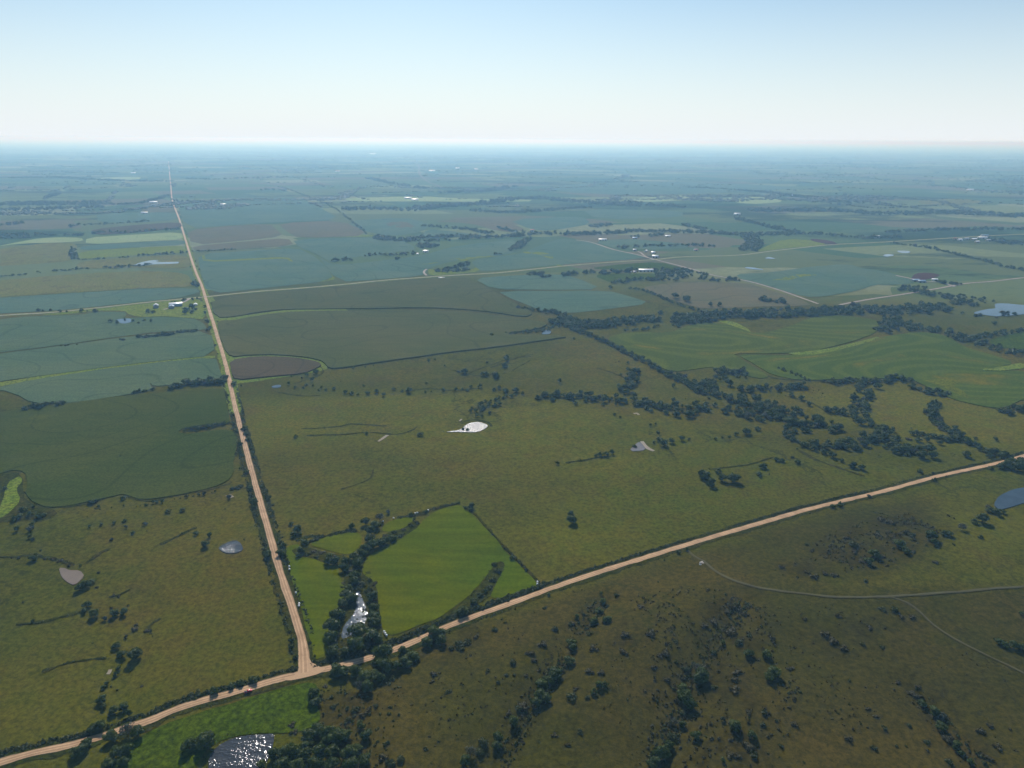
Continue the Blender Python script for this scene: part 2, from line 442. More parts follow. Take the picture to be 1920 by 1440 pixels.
def water_mat(name, c, rough, wave_scale, wave_d, var=0.2, shore=None):
    m, n, l, p, out = mat_new(name)
    pos = mapped(n, l)
    f = ramp(n, l, nnode(n, l, pos, 1 / 14, 5, 0.6), 0.35, 0.65)
    col = mixc(n, l, f, c, tuple(x * (1 - var) for x in c))
    l.new(col, p.inputs['Base Color'])
    p.inputs['Roughness'].default_value = rough
    p.inputs['IOR'].default_value = 1.333
    h = math_(n, l, 'ADD', nnode(n, l, pos, wave_scale, 3, 0.6), math_(n, l, 'MULTIPLY', nnode(n, l, mapped(n, l, sc=(1, 2.2, 1)), wave_scale * 0.28, 2), 1.2))
    bump(n, l, p, h, 1.0, wave_d)
    return m

def glitter_mat(name, c, rough, scale, amp):
    """wind ruffled water: choppy wavelets in gusts, calm lanes between them"""
    m, n, l, p, out = mat_new(name)
    p.inputs['Base Color'].default_value = (*c, 1); p.inputs['Roughness'].default_value = rough; p.inputs['IOR'].default_value = 1.333
    pos = mapped(n, l)
    g = ramp(n, l, nnode(n, l, mapped(n, l, rot=0.6, sc=(1, 2.4, 1)), 1 / 26, 3, 0.55), 0.34, 0.56)
    h = math_(n, l, 'MULTIPLY', nnode(n, l, pos, scale, 2, 0.75), math_(n, l, 'ADD', math_(n, l, 'MULTIPLY', g, 1.0), 0.05))
    bump(n, l, p, h, 1.0, amp)
    return m

M = {}
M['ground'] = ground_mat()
M['hill'] = grass_mat('hill_grass', (0.072, 0.062, 0.033), (0.058, 0.064, 0.028), (0.072, 0.07, 0.03), 3, brown=(0.078, 0.055, 0.036), brown_amt=0.6)
M['pasture'] = grass_mat('pasture_grass', (0.070, 0.080, 0.028), (0.080, 0.085, 0.028), (0.06, 0.07, 0.03), 5, brown_amt=0.35)
M['pasture2'] = grass_mat('grazed_grass', (0.085, 0.098, 0.036), (0.096, 0.098, 0.042), (0.07, 0.09, 0.035), 6, brown_amt=0.35)
M['olive'] = grass_mat('olive_grass', (0.14, 0.145, 0.05), (0.16, 0.145, 0.06), (0.12, 0.14, 0.045), 7, brown_amt=0.5)
M['lawn'] = grass_mat('lush_grass', (0.048, 0.082, 0.004), (0.066, 0.090, 0.005), (0.036, 0.062, 0.004), 8, brown_amt=0.1, tuft=0.5)
M['verge'] = grass_mat('verge_grass', (0.12, 0.175, 0.03), (0.14, 0.185, 0.03), (0.16, 0.175, 0.035), 9, brown_amt=0.15)
M['weeds'] = grass_mat('weedy_ground', (0.040, 0.046, 0.008), (0.054, 0.047, 0.010), (0.028, 0.040, 0.006), 10, brown_amt=0.5, tuft=1.6)
M['hay'] = crop_mat('hay_grass', (0.056, 0.086, 0.001), (0.090, 0.096, 0.001), 1, rows=0.85, bumpd=0.12, stain=(0.115, 0.10, 0.003), stain_amt=0.4, edge=0.86, arcs=0.0)
M['bean'] = crop_mat('bean_leaves', (0.078, 0.120, 0.060), (0.100, 0.134, 0.064), 2)
M['bean2'] = crop_mat('bean_leaves_dark', (0.048, 0.066, 0.010), (0.066, 0.076, 0.012), 3, stain_amt=0.55, stain=(0.105, 0.110, 0.010))
M['teal'] = crop_mat('haze_blue_bean_leaves', (0.080, 0.134, 0.088), (0.102, 0.148, 0.092), 4, stain_amt=0.15)  # extra blue in the leaf colour stands in for distance haze
M['corn'] = crop_mat('corn_leaves', (0.074, 0.084, 0.022), (0.094, 0.092, 0.026), 5, stain=(0.11, 0.10, 0.03), stain_amt=0.45, bumpd=0.5)
M['corn_brown'] = crop_mat('ripening_corn', (0.092, 0.070, 0.034), (0.076, 0.062, 0.028), 6, stain=(0.06, 0.075, 0.04), stain_amt=0.4)
M['brown'] = crop_mat('brown_stubble', (0.135, 0.118, 0.060), (0.115, 0.115, 0.058), 7, stain=(0.09, 0.10, 0.06), stain_amt=0.4)
M['soil'] = crop_mat('bare_soil', (0.062, 0.033, 0.028), (0.085, 0.045, 0.036), 8, stain=(0.11, 0.07, 0.05))
M['pale'] = crop_mat('pale_grass', (0.23, 0.30, 0.13), (0.26, 0.31, 0.15), 9, stain_amt=0.1)
M['gold'] = grass_mat('yellow_weeds', (0.13, 0.135, 0.01), (0.09, 0.11, 0.01), (0.08, 0.10, 0.015), 12, brown_amt=0.1)
M['terrace'] = terrace_mat('terraced_crop', (0.070, 0.092, 0.010), (0.122, 0.140, 0.014), (0.21, 0.16, 0.012), 1)
M['terrace2'] = terrace_mat('terraced_crop_green', (0.064, 0.094, 0.010), (0.114, 0.138, 0.014), (0.20, 0.15, 0.012), 2)
M['dirt'] = road_mat('dirt_road', (0.44, 0.265, 0.135), (0.62, 0.40, 0.225), (0.13, 0.10, 0.04))
M['gravel'] = road_mat('gravel_road', (0.33, 0.27, 0.21), (0.40, 0.335, 0.27), (0.15, 0.13, 0.08))
M['track'] = road_mat('grass_track', (0.070, 0.066, 0.014), (0.092, 0.078, 0.024), (0.064, 0.060, 0.013))
M['bank'] = plain_mat('bank_clay', (0.30, 0.25, 0.18), 0.95, 0, 0.3, 0.3)
M['leaf'] = leaf_mat('tree_leaves', (0.027, 0.050, 0.004), (0.050, 0.074, 0.007), (0.095, 0.122, 0.011))
M['leaf_light'] = leaf_mat('light_tree_leaves', (0.055, 0.082, 0.012), (0.075, 0.10, 0.016), (0.10, 0.125, 0.02), 0.3)
M['leaf_gray'] = leaf_mat('grey_tree_leaves', (0.055, 0.065, 0.042), (0.072, 0.078, 0.05), (0.10, 0.11, 0.075), 0.2)
M['cedar'] = leaf_mat('cedar_needles', (0.013, 0.025, 0.011), (0.020, 0.033, 0.015), (0.03, 0.042, 0.018), 0.1)
M['brush_leaf'] = leaf_mat('brush_leaves', (0.042, 0.058, 0.010), (0.056, 0.062, 0.014), (0.078, 0.084, 0.018))
M['brush_brown'] = leaf_mat('brown_brush_leaves', (0.046, 0.042, 0.010), (0.060, 0.050, 0.014), (0.078, 0.068, 0.018), 0.1)
M['bark'] = plain_mat('bark', (0.09, 0.065, 0.045), 0.95, 0, 0.4, 4)
M['deadwood'] = plain_mat('dead_wood', (0.30, 0.26, 0.22), 0.9, 0, 0.3, 4)
M['w_glitter'] = glitter_mat('rippled_water', (0.045, 0.048, 0.052), 0.10, 0.46, 0.50)
M['w_river'] = glitter_mat('river_water', (0.05, 0.07, 0.09), 0.08, 0.5, 0.11)
M['w_mirror'] = water_mat('sunlit_water', (0.05, 0.06, 0.07), 0.26, 0.8, 0.45)
M['w_calm'] = water_mat('still_water', (0.05, 0.07, 0.085), 0.06, 0.5, 0.05)
M['w_mud'] = water_mat('muddy_water', (0.15, 0.105, 0.068), 0.5, 0.5, 0.03, 0.15)
M['w_silt'] = water_mat('silty_water', (0.17, 0.15, 0.14), 0.25, 0.5, 0.05, 0.15)
M['white_wall'] = plain_mat('white_siding', (0.72, 0.72, 0.70), 0.6)
M['gray_wall'] = plain_mat('grey_siding', (0.30, 0.31, 0.33), 0.7)
M['tan_wall'] = plain_mat('tan_siding', (0.5, 0.42, 0.3), 0.7)
M['red_wall'] = plain_mat('red_siding', (0.26, 0.06, 0.045), 0.7)
M['white_roof'] = plain_mat('white_metal_roof', (0.80, 0.81, 0.82), 0.4, 0, 0.06)
M['gray_roof'] = plain_mat('grey_metal_roof', (0.36, 0.38, 0.42), 0.45, 0, 0.15)
M['blue_roof'] = plain_mat('blue_grey_roof', (0.20, 0.30, 0.40), 0.5, 0, 0.15)
M['red_roof'] = plain_mat('red_roof', (0.30, 0.11, 0.08), 0.6, 0, 0.15)
M['dark'] = plain_mat('dark_opening', (0.03, 0.03, 0.035), 0.6)
M['glass'] = plain_mat('window_glass', (0.03, 0.04, 0.05), 0.08, 0, 0.1, 1, 0.8)
M['bale'] = plain_mat('white_bale_wrap', (0.78, 0.79, 0.78), 0.35, 0, 0.06, 3)
M['paint'] = plain_mat('red_car_paint', (0.42, 0.012, 0.022), 0.28, 0.2, 0.05, 1, 0.6)
M['rubber'] = plain_mat('tyre_rubber', (0.02, 0.02, 0.02), 0.9)
M['chrome'] = plain_mat('wheel_metal', (0.5, 0.5, 0.52), 0.35, 0.9)
M['lamp'] = plain_mat('lamp_glass', (0.75, 0.75, 0.72), 0.15)
M['dirt_plain'] = plain_mat('bare_dirt', (0.50, 0.315, 0.17), 0.95, 0, 0.15, .3)
M['concrete'] = plain_mat('pale_concrete', (0.50, 0.44, 0.37), 0.9, 0, 0.2, 1)

# ================================================================ mesh helpers
def link(name, mesh, mat, parent=None, loc=None):
    o = bpy.data.objects.new(name, mesh)
    COL.objects.link(o)
    if mat is not None and not mesh.materials: mesh.materials.append(mat)
    if parent is not None: o.parent = parent
    if loc is not None: o.location = loc
    return o

def np_mesh(name, V, T):
    """triangle mesh from numpy arrays"""
    me = bpy.data.meshes.new(name)
    V = np.asarray(V, dtype=np.float32); T = np.asarray(T, dtype=np.int32)
    me.vertices.add(len(V)); me.vertices.foreach_set('co', V.ravel())
    me.loops.add(T.size); me.loops.foreach_set('vertex_index', T.ravel())
    me.polygons.add(len(T)); me.polygons.foreach_set('loop_start', np.arange(0, T.size, T.shape[1], dtype=np.int32))
    me.polygons.foreach_set('loop_total', np.full(len(T), T.shape[1], dtype=np.int32))
    me.update(calc_edges=True); me.validate()
    return me

def tag(o, label=None, cat=None, group=None, kind=None):
    if label: o['label'] = label
    if cat: o['category'] = cat
    if group: o['group'] = group
    if kind: o['kind'] = kind
    return o

def shade_smooth(me):
    me.polygons.foreach_set('use_smooth', np.ones(len(me.polygons), dtype=bool)); me.update()

def in_poly(x, y, poly):
    x = np.asarray(x); y = np.asarray(y)
    r = np.zeros(x.shape, dtype=bool)
    n = len(poly)
    for i in range(n):
        x1, y1 = poly[i]; x2, y2 = poly[(i + 1) % n]
        if y1 == y2: continue
        c = ((y1 > y) != (y2 > y)) & (x < (x2 - x1) * (y - y1) / (y2 - y1) + x1)
        r ^= c
    return r


HILL = [[(600, 1480), (640, 1300), (780, 1215), (900, 1168), (1035, 1120), (1190, 1066), (1350, 1020), (1450, 1010), (1480, 1085), (1600, 1105), (1800, 1105), (2000, 1100), (2100, 1480)],
        [(1400, 1000), (1600, 950), (1740, 935), (1790, 1000), (1640, 1090), (1440, 1080)]]
LUSH = [[(445, 745), (560, 740), (700, 735), (900, 730), (1060, 760), (1280, 790), (1500, 850), (1780, 880), (1500, 945), (1200, 1030), (1020, 1080), (960, 1000), (1100, 900), (900, 850), (700, 830), (470, 850)],
        [(1500, 740), (1700, 720), (1780, 740), (1920, 760), (1920, 840), (1800, 860), (1600, 800)],
        [(1230, 495), (1700, 455), (1920, 500), (1920, 560), (1500, 570)],
        [(1780, 960), (1920, 960), (1920, 1080), (1800, 1040)]]
SCRUB = [[(1540,1010),(1600,975),(1700,962),(1775,1000),(1700,1045),(1640,1072),(1490,1088),(1430,1062),(1500,1050)],
         [(1330,1110),(1420,1120),(1450,1180),(1420,1280),(1460,1440),(1270,1475),(1290,1330),(1330,1230),(1300,1160)],
         [(1090,1150),(1150,1120),(1110,1200),(1060,1270),(1000,1350),(950,1430),(920,1430),(975,1330),(1040,1240)],
         [(1160,1150),(1240,1160),(1200,1230),(1130,1220)], [(1720,1295),(1760,1300),(1830,1370),(1900,1440),(1800,1440),(1740,1350)],
         [(560,1320),(700,1260),(740,1300),(700,1440),(600,1400)], [(760,1190),(900,1165),(880,1220),(800,1250)], [(1540,1170),(1640,1160),(1620,1220),(1560,1230)]]
# ---- ground sheet
nx, ny = len(GX), len(GY)
V = np.stack([_X.ravel(), _Y.ravel(), GZ.ravel()], 1)
jj, ii = np.meshgrid(np.arange(ny - 1), np.arange(nx - 1), indexing='ij')
a = (jj * nx + ii).ravel()
Q = np.stack([a, a + 1, a + nx + 1, a + nx], 1)
me = np_mesh('ground', V, Q); shade_smooth(me)
def region_attr(name, polys, blur):
    w = np.zeros(nx * ny); X = V[:, 0]; Y = V[:, 1]
    for px in polys:
        q = [gp(*p) for p in px]
        A = np.array(q); lo = A.min(0) - 3 * blur; hi = A.max(0) + 3 * blur
        k = np.where((X > lo[0]) & (X < hi[0]) & (Y > lo[1]) & (Y < hi[1]))[0]
        d = seg_dist(X[k], Y[k], q + [q[0]]); s = np.where(in_poly(X[k], Y[k], q), d, -d)
        w[k] = np.maximum(w[k], sstep(-blur, blur, s))
    at = me.attributes.new(name, 'FLOAT', 'POINT'); at.data.foreach_set('value', w.astype(np.float32))
region_attr('hill', HILL, 14)
region_attr('lush', LUSH, 40)
region_attr('scrub', SCRUB, 16)
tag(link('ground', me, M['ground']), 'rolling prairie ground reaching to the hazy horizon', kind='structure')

# ---- haze box
zlo = float(GZ.min()) - 3.0
hx, hy0, hy1, hz1 = float(GX.max()) + 2000, float(GY.min()) - 500, float(GY.max()) + 2000, CAM_H + 12
hv = [(-hx, hy0, zlo), (hx, hy0, zlo), (hx, hy1, zlo), (-hx, hy1, zlo), (-hx, hy0, hz1), (hx, hy0, hz1), (hx, hy1, hz1), (-hx, hy1, hz1)]
me = bpy.data.meshes.new('haze')
me.from_pydata(hv, [], [(0, 3, 2, 1), (4, 5, 6, 7), (0, 1, 5, 4), (1, 2, 6, 5), (2, 3, 7, 6), (3, 0, 4, 7)])
hm = bpy.data.materials.new('haze_air'); hm.use_nodes = True
hn = hm.node_tree; hn.nodes.clear()
ho = hn.nodes.new('ShaderNodeOutputMaterial'); hp = hn.nodes.new('ShaderNodeVolumePrincipled')
hp.inputs['Color'].default_value = (*HAZE_COLOR, 1)
hp.inputs['Absorption Color'].default_value = (1, 1, 1, 1)
hp.inputs['Density'].default_value = HAZE_DENSITY
hp.inputs['Density Attribute'].default_value = ''
hp.inputs['Anisotropy'].default_value = HAZE_G
hn.links.new(hp.outputs[0], ho.inputs['Volume'])
tag(link('haze', me, hm), 'pale blue haze over the whole plain', kind='stuff')

# ---- draped polygons
def chaikin(pts, it=1):
    for _ in range(it):
        q = []
        for i in range(len(pts)):
            a, b = pts[i], pts[(i + 1) % len(pts)]
            q.append((a[0] * .78 + b[0] * .22, a[1] * .78 + b[1] * .22)); q.append((a[0] * .22 + b[0] * .78, a[1] * .22 + b[1] * .78))
        pts = q
    return pts

LAYER = [0.0]
def sheet(name, px, h, mat, label=None, smooth=1, wall=True, jitter=0.0, flatz=None, kind='structure'):
    pts = [gp(*p) for p in px]
    if smooth: pts = chaikin(pts, smooth)
    P = np.array(pts); c = P.mean(0); D = max(60.0, float(np.hypot(*c)))
    step = max(4.0, D * 0.011)
    B = []
    for i in range(len(pts)):
        a, b = P[i], P[(i + 1) % len(pts)]
        k = max(1, int(np.hypot(*(b - a)) / step))
        for s in range(k): B.append(a + (b - a) * s / k)
    B = np.array(B)
    if jitter:
        d = np.roll(B, -1, 0) - np.roll(B, 1, 0); d /= np.maximum(1e-6, np.hypot(d[:, 0], d[:, 1]))[:, None]
        nrm = np.stack([-d[:, 1], d[:, 0]], 1)
        B = B + nrm * (vnoise(B[:, 0], B[:, 1], 11, 77) * jitter + vnoise(B[:, 0], B[:, 1], 37, 78) * jitter)[:, None]
    pad = step * 0.55
    gx = np.arange(B[:, 0].min(), B[:, 0].max(), step * 1.2); gy = np.arange(B[:, 1].min(), B[:, 1].max(), step * 1.2)
    I = np.zeros((0, 2))
    if len(gx) * len(gy) < 60000 and len(gx) and len(gy):
        X, Y = np.meshgrid(gx, gy); X = X.ravel(); Y = Y.ravel()
        k = in_poly(X, Y, B.tolist())
        X, Y = X[k], Y[k]
        if len(X):
            dmin = seg_dist(X, Y, B.tolist() + [B[0].tolist()])
            k = dmin > pad; I = np.stack([X[k], Y[k]], 1)
    allp = [Vector((float(x - c[0]), float(y - c[1]))) for x, y in np.concatenate([B, I])]
    nb = len(B)
    vs, es, fs, *_ = geometry.delaunay_2d_cdt(allp, [], [list(range(nb))], 1, 1e-4)
    h = (h if D < 1800 or mat in ('corn', 'corn_brown') else min(h, .5) + h * .05) + D * 0.00012
    X = np.array([v.x for v in vs]) + c[0]; Y = np.array([v.y for v in vs]) + c[1]
    Z = Hv(X, Y) + h if flatz is None else np.full(len(X), flatz)
    T = []
    for f in fs:
        a, b, d = f
        ar = (vs[b].x - vs[a].x) * (vs[d].y - vs[a].y) - (vs[b].y - vs[a].y) * (vs[d].x - vs[a].x)
        T.append((a, b, d) if ar > 0 else (a, d, b))
    V = np.stack([X - c[0], Y - c[1], Z], 1)
    if wall and (D < 1800 or mat in ('corn', 'corn_brown')):
        n0 = len(V)
        zt = Hv(B[:, 0], B[:, 1]) + h if flatz is None else np.full(nb, flatz)
        zb = Hv(B[:, 0], B[:, 1]) - 0.6
        top = np.stack([B[:, 0] - c[0], B[:, 1] - c[1], zt], 1); bot = np.stack([B[:, 0] - c[0], B[:, 1] - c[1], np.minimum(zb, zt - .3)], 1)
        V = np.concatenate([V, top, bot])
        for i in range(nb):
            j = (i + 1) % nb
            T += [(n0 + i, n0 + nb + i, n0 + nb + j), (n0 + i, n0 + nb + j, n0 + j)]
    me = np_mesh(name, V, T)
    o = link(name, me, M[mat], loc=(c[0], c[1], 0))
    return tag(o, label, kind=kind)

def catmull(P, step):
    P = [P[0]] + list(P) + [P[-1]]
    P = np.array(P, dtype=float); out = []
    for i in range(1, len(P) - 2):
        p0, p1, p2, p3 = P[i - 1], P[i], P[i + 1], P[i + 2]
        k = max(1, int(np.hypot(*(p2 - p1)) / step))
        for s in range(k):
            t = s / k
            out.append(0.5 * ((2 * p1) + (-p0 + p2) * t + (2 * p0 - 5 * p1 + 4 * p2 - p3) * t * t + (-p0 + 3 * p1 - 3 * p2 + p3) * t ** 3))
    out.append(P[-2])
    return np.array(out)

def ribbon(name, px, width, h, mat, label=None, kind='structure', jitter=0.0, smooth=True, wfun=None):
    W = [gp(*p) for p in px]
    D = np.hypot(*np.array(W).mean(0))
    C = catmull(W, max(5.0, min(60, D * 0.008)))
    d = np.gradient(C, axis=0); d /= np.maximum(1e-6, np.hypot(d[:, 0], d[:, 1]))[:, None]
    nrm = np.stack([-d[:, 1], d[:, 0]], 1)
    s = np.concatenate([[0], np.cumsum(np.hypot(*np.diff(C, axis=0).T))])
    wv = np.full(len(C), float(width))
    if wfun is not None: wv = wv * wfun(s / s[-1])
    cols = 5; V = []; UV = []
    for k in range(cols):
        u = k / (cols - 1)
        off = (u - 0.5) * wv
        if jitter and k in (0, cols - 1): off = off + vnoise(C[:, 0], C[:, 1], 9, 5 + k) * jitter
        x = C[:, 0] + nrm[:, 0] * off; y = C[:, 1] + nrm[:, 1] * off
        dist = np.hypot(x, y)
        z = Hv(x, y) + h + dist * 0.00016 - (0.25 if k in (0, cols - 1) else 0) * min(1, h)
        V.append(np.stack([x, y, z], 1)); UV.append(np.stack([np.full(len(C), u), s / width], 1))
    n = len(C); V = np.concatenate(V); UV = np.concatenate(UV)
    Q = []
    for k in range(cols - 1):
        for i in range(n - 1):
            a, b = k * n + i, (k + 1) * n + i
            Q.append((a, a + 1, b + 1, b))
    o0 = C[len(C) // 2]
    V[:, 0] -= o0[0]; V[:, 1] -= o0[1]
    Q = np.array(Q)
    p = V[Q[0]]
    if np.cross(p[1] - p[0], p[2] - p[0])[2] < 0: Q = Q[:, ::-1]
    me = np_mesh(name, V, Q)
    uvl = me.uv_layers.new(name='UVMap')
    idx = np.zeros(len(me.loops), dtype=np.int32); me.loops.foreach_get('vertex_index', idx)
    uvl.data.foreach_set('uv', UV[idx].astype(np.float32).ravel())
    o = link(name, me, M[mat], loc=(o0[0], o0[1], 0))
    return tag(o, label, kind=kind)

# ================================================================ roads (drawn before the fields so that fields sit beside them)
LONG_ROAD = [(316,303),(318,325),(320,345),(323,375),(335,408),(345,440),(357,480),(368,512),(378,535),(385,557),(395,590),(403,615),(412,645),(421,675),(428,702),(435,737),(444,775),(454,815),(464,852),(475,893),(488,940),(500,982),(512,1025),(527,1077),(543,1125),(556,1163),(565,1195),(570,1225),(571,1262)]
LOWER_ROAD = [(-140,1470),(-60,1448),(0,1430),(60,1413),(140,1396),(210,1375),(275,1353),(340,1327),(400,1309),(466,1291),(510,1277),(570,1263),(640,1248),(700,1232),(760,1210),(840,1175),(900,1152),(960,1131),(1035,1103),(1110,1077),(1190,1052),(1270,1027),(1350,1003),(1430,980),(1510,957),(1600,935),(1680,915),(1760,893),(1820,880),(1870,869),(1920,855),(2060,817)]
MID_ROAD = [(-60,597),(0,592),(50,589),(100,586),(190,577),(260,569),(330,562),(385,557),(480,547),(560,541),(640,534),(720,526),(800,520),(860,516),(930,512),(1000,505),(1080,497),(1160,491),(1228,487),(1280,482),(1380,479),(1440,472),(1500,465),(1560,459),(1640,455),(1760,448),(1860,442),(1980,437)]
DIAG_ROAD = [(1080,450),(1110,455),(1150,468),(1195,478),(1228,487),(1290,503),(1340,517),(1400,527),(1460,544),(1500,558),(1534,570)]
EAST_ROAD = [(1574,572),(1605,566),(1640,560),(1700,551),(1760,541),(1810,532),(1860,528),(1920,521),(2000,514)]
HIGHWAY = [(776,303),(785,312),(786,322),(790,331),(803,341),(818,347),(832,353)]
ribbon('road_verge', [p for p in LONG_ROAD if 440 <= p[1] <= 780], 20, 0.25, 'verge', 'bright grassy verge on both sides of the far long dirt road', jitter=3)
ribbon('road_verge', [p for p in LONG_ROAD if p[1] >= 770], 18, 0.25, 'weeds', 'weedy verge on both sides of the near long dirt road', jitter=4)
ribbon('road_verge', LOWER_ROAD, 17, 0.25, 'weeds', 'weedy verge on both sides of the lower dirt road', jitter=3)
ribbon('road_verge', MID_ROAD, 22, 0.25, 'verge', 'grassy verge on both sides of the pale cross road', jitter=3)
ribbon('dirt_road', LONG_ROAD, 7.6, 0.55, 'dirt', 'long straight tan dirt road running to the horizon', jitter=.7, wfun=lambda t: 1 + 0.35 * sstep(0.0, 1.0, 1 - t) - 0.05 * sstep(.5, 1, t) + 0.45 * sstep(0.996, 1.0, t))
ribbon('dirt_road', LOWER_ROAD, 7.4, 0.50, 'dirt', 'tan dirt road crossing the view from lower west to east', jitter=.7)
sheet('road_junction', [(557,1266),(564,1240),(566,1215),(575,1215),(580,1240),(600,1252),(612,1254),(600,1264),(570,1272),(540,1278),(530,1272)], 0.55, 'dirt_plain', 'fan shaped bare dirt where the two dirt roads meet', smooth=1, wall=False)
ribbon('gravel_road', MID_ROAD, 8.0, 0.55, 'gravel', 'pale gravel cross road through the crop fields')
ribbon('gravel_road', DIAG_ROAD, 8.5, 0.65, 'gravel', 'pale diagonal road past the white roofed farmstead')
ribbon('gravel_road', EAST_ROAD, 9.0, 0.60, 'gravel', 'pale road leading to the east edge past the brown feed yard')
ribbon('highway', HIGHWAY, 22, 1.0, 'track', 'far curving highway almost lost in haze')
ribbon('grass_track', [(1288,1032),(1300,1042),(1318,1052),(1340,1070),(1365,1084),(1395,1095),(1440,1105),(1500,1113),(1580,1120),(1660,1119),(1760,1113),(1860,1104),(1980,1094)], 2.8, 0.45, 'track', 'worn two rut track curving over the scrubby hill', kind='structure', jitter=.5)
ribbon('grass_track', [(1668,1119),(1700,1130),(1725,1148),(1750,1172),(1800,1204),(1860,1234),(1960,1282)], 2.2, 0.48, 'track', 'faint branch track heading down the hill', jitter=.4)
ribbon('farm_drive', [(1225,487),(1210,481),(1201,474),(1196,472)], 7, 0.8, 'gravel', 'short pale drive of the white roofed farmstead')
ribbon('farm_drive', [(356,560),(347,566),(338,570),(322,577),(306,581)], 8, 0.9, 'gravel', 'curved drive of the white barn farm')
ribbon('farm_drive', [(800,517),(795,512),(796,508),(800,505)], 7, 0.8, 'gravel', 'looping drive by the bright grass at the crossroad grove')
ribbon('farm_drive', [(1680,517),(1700,521),(1735,529),(1760,529),(1790,538)], 9, 0.8, 'gravel', 'pale lane through the brown feed yard')

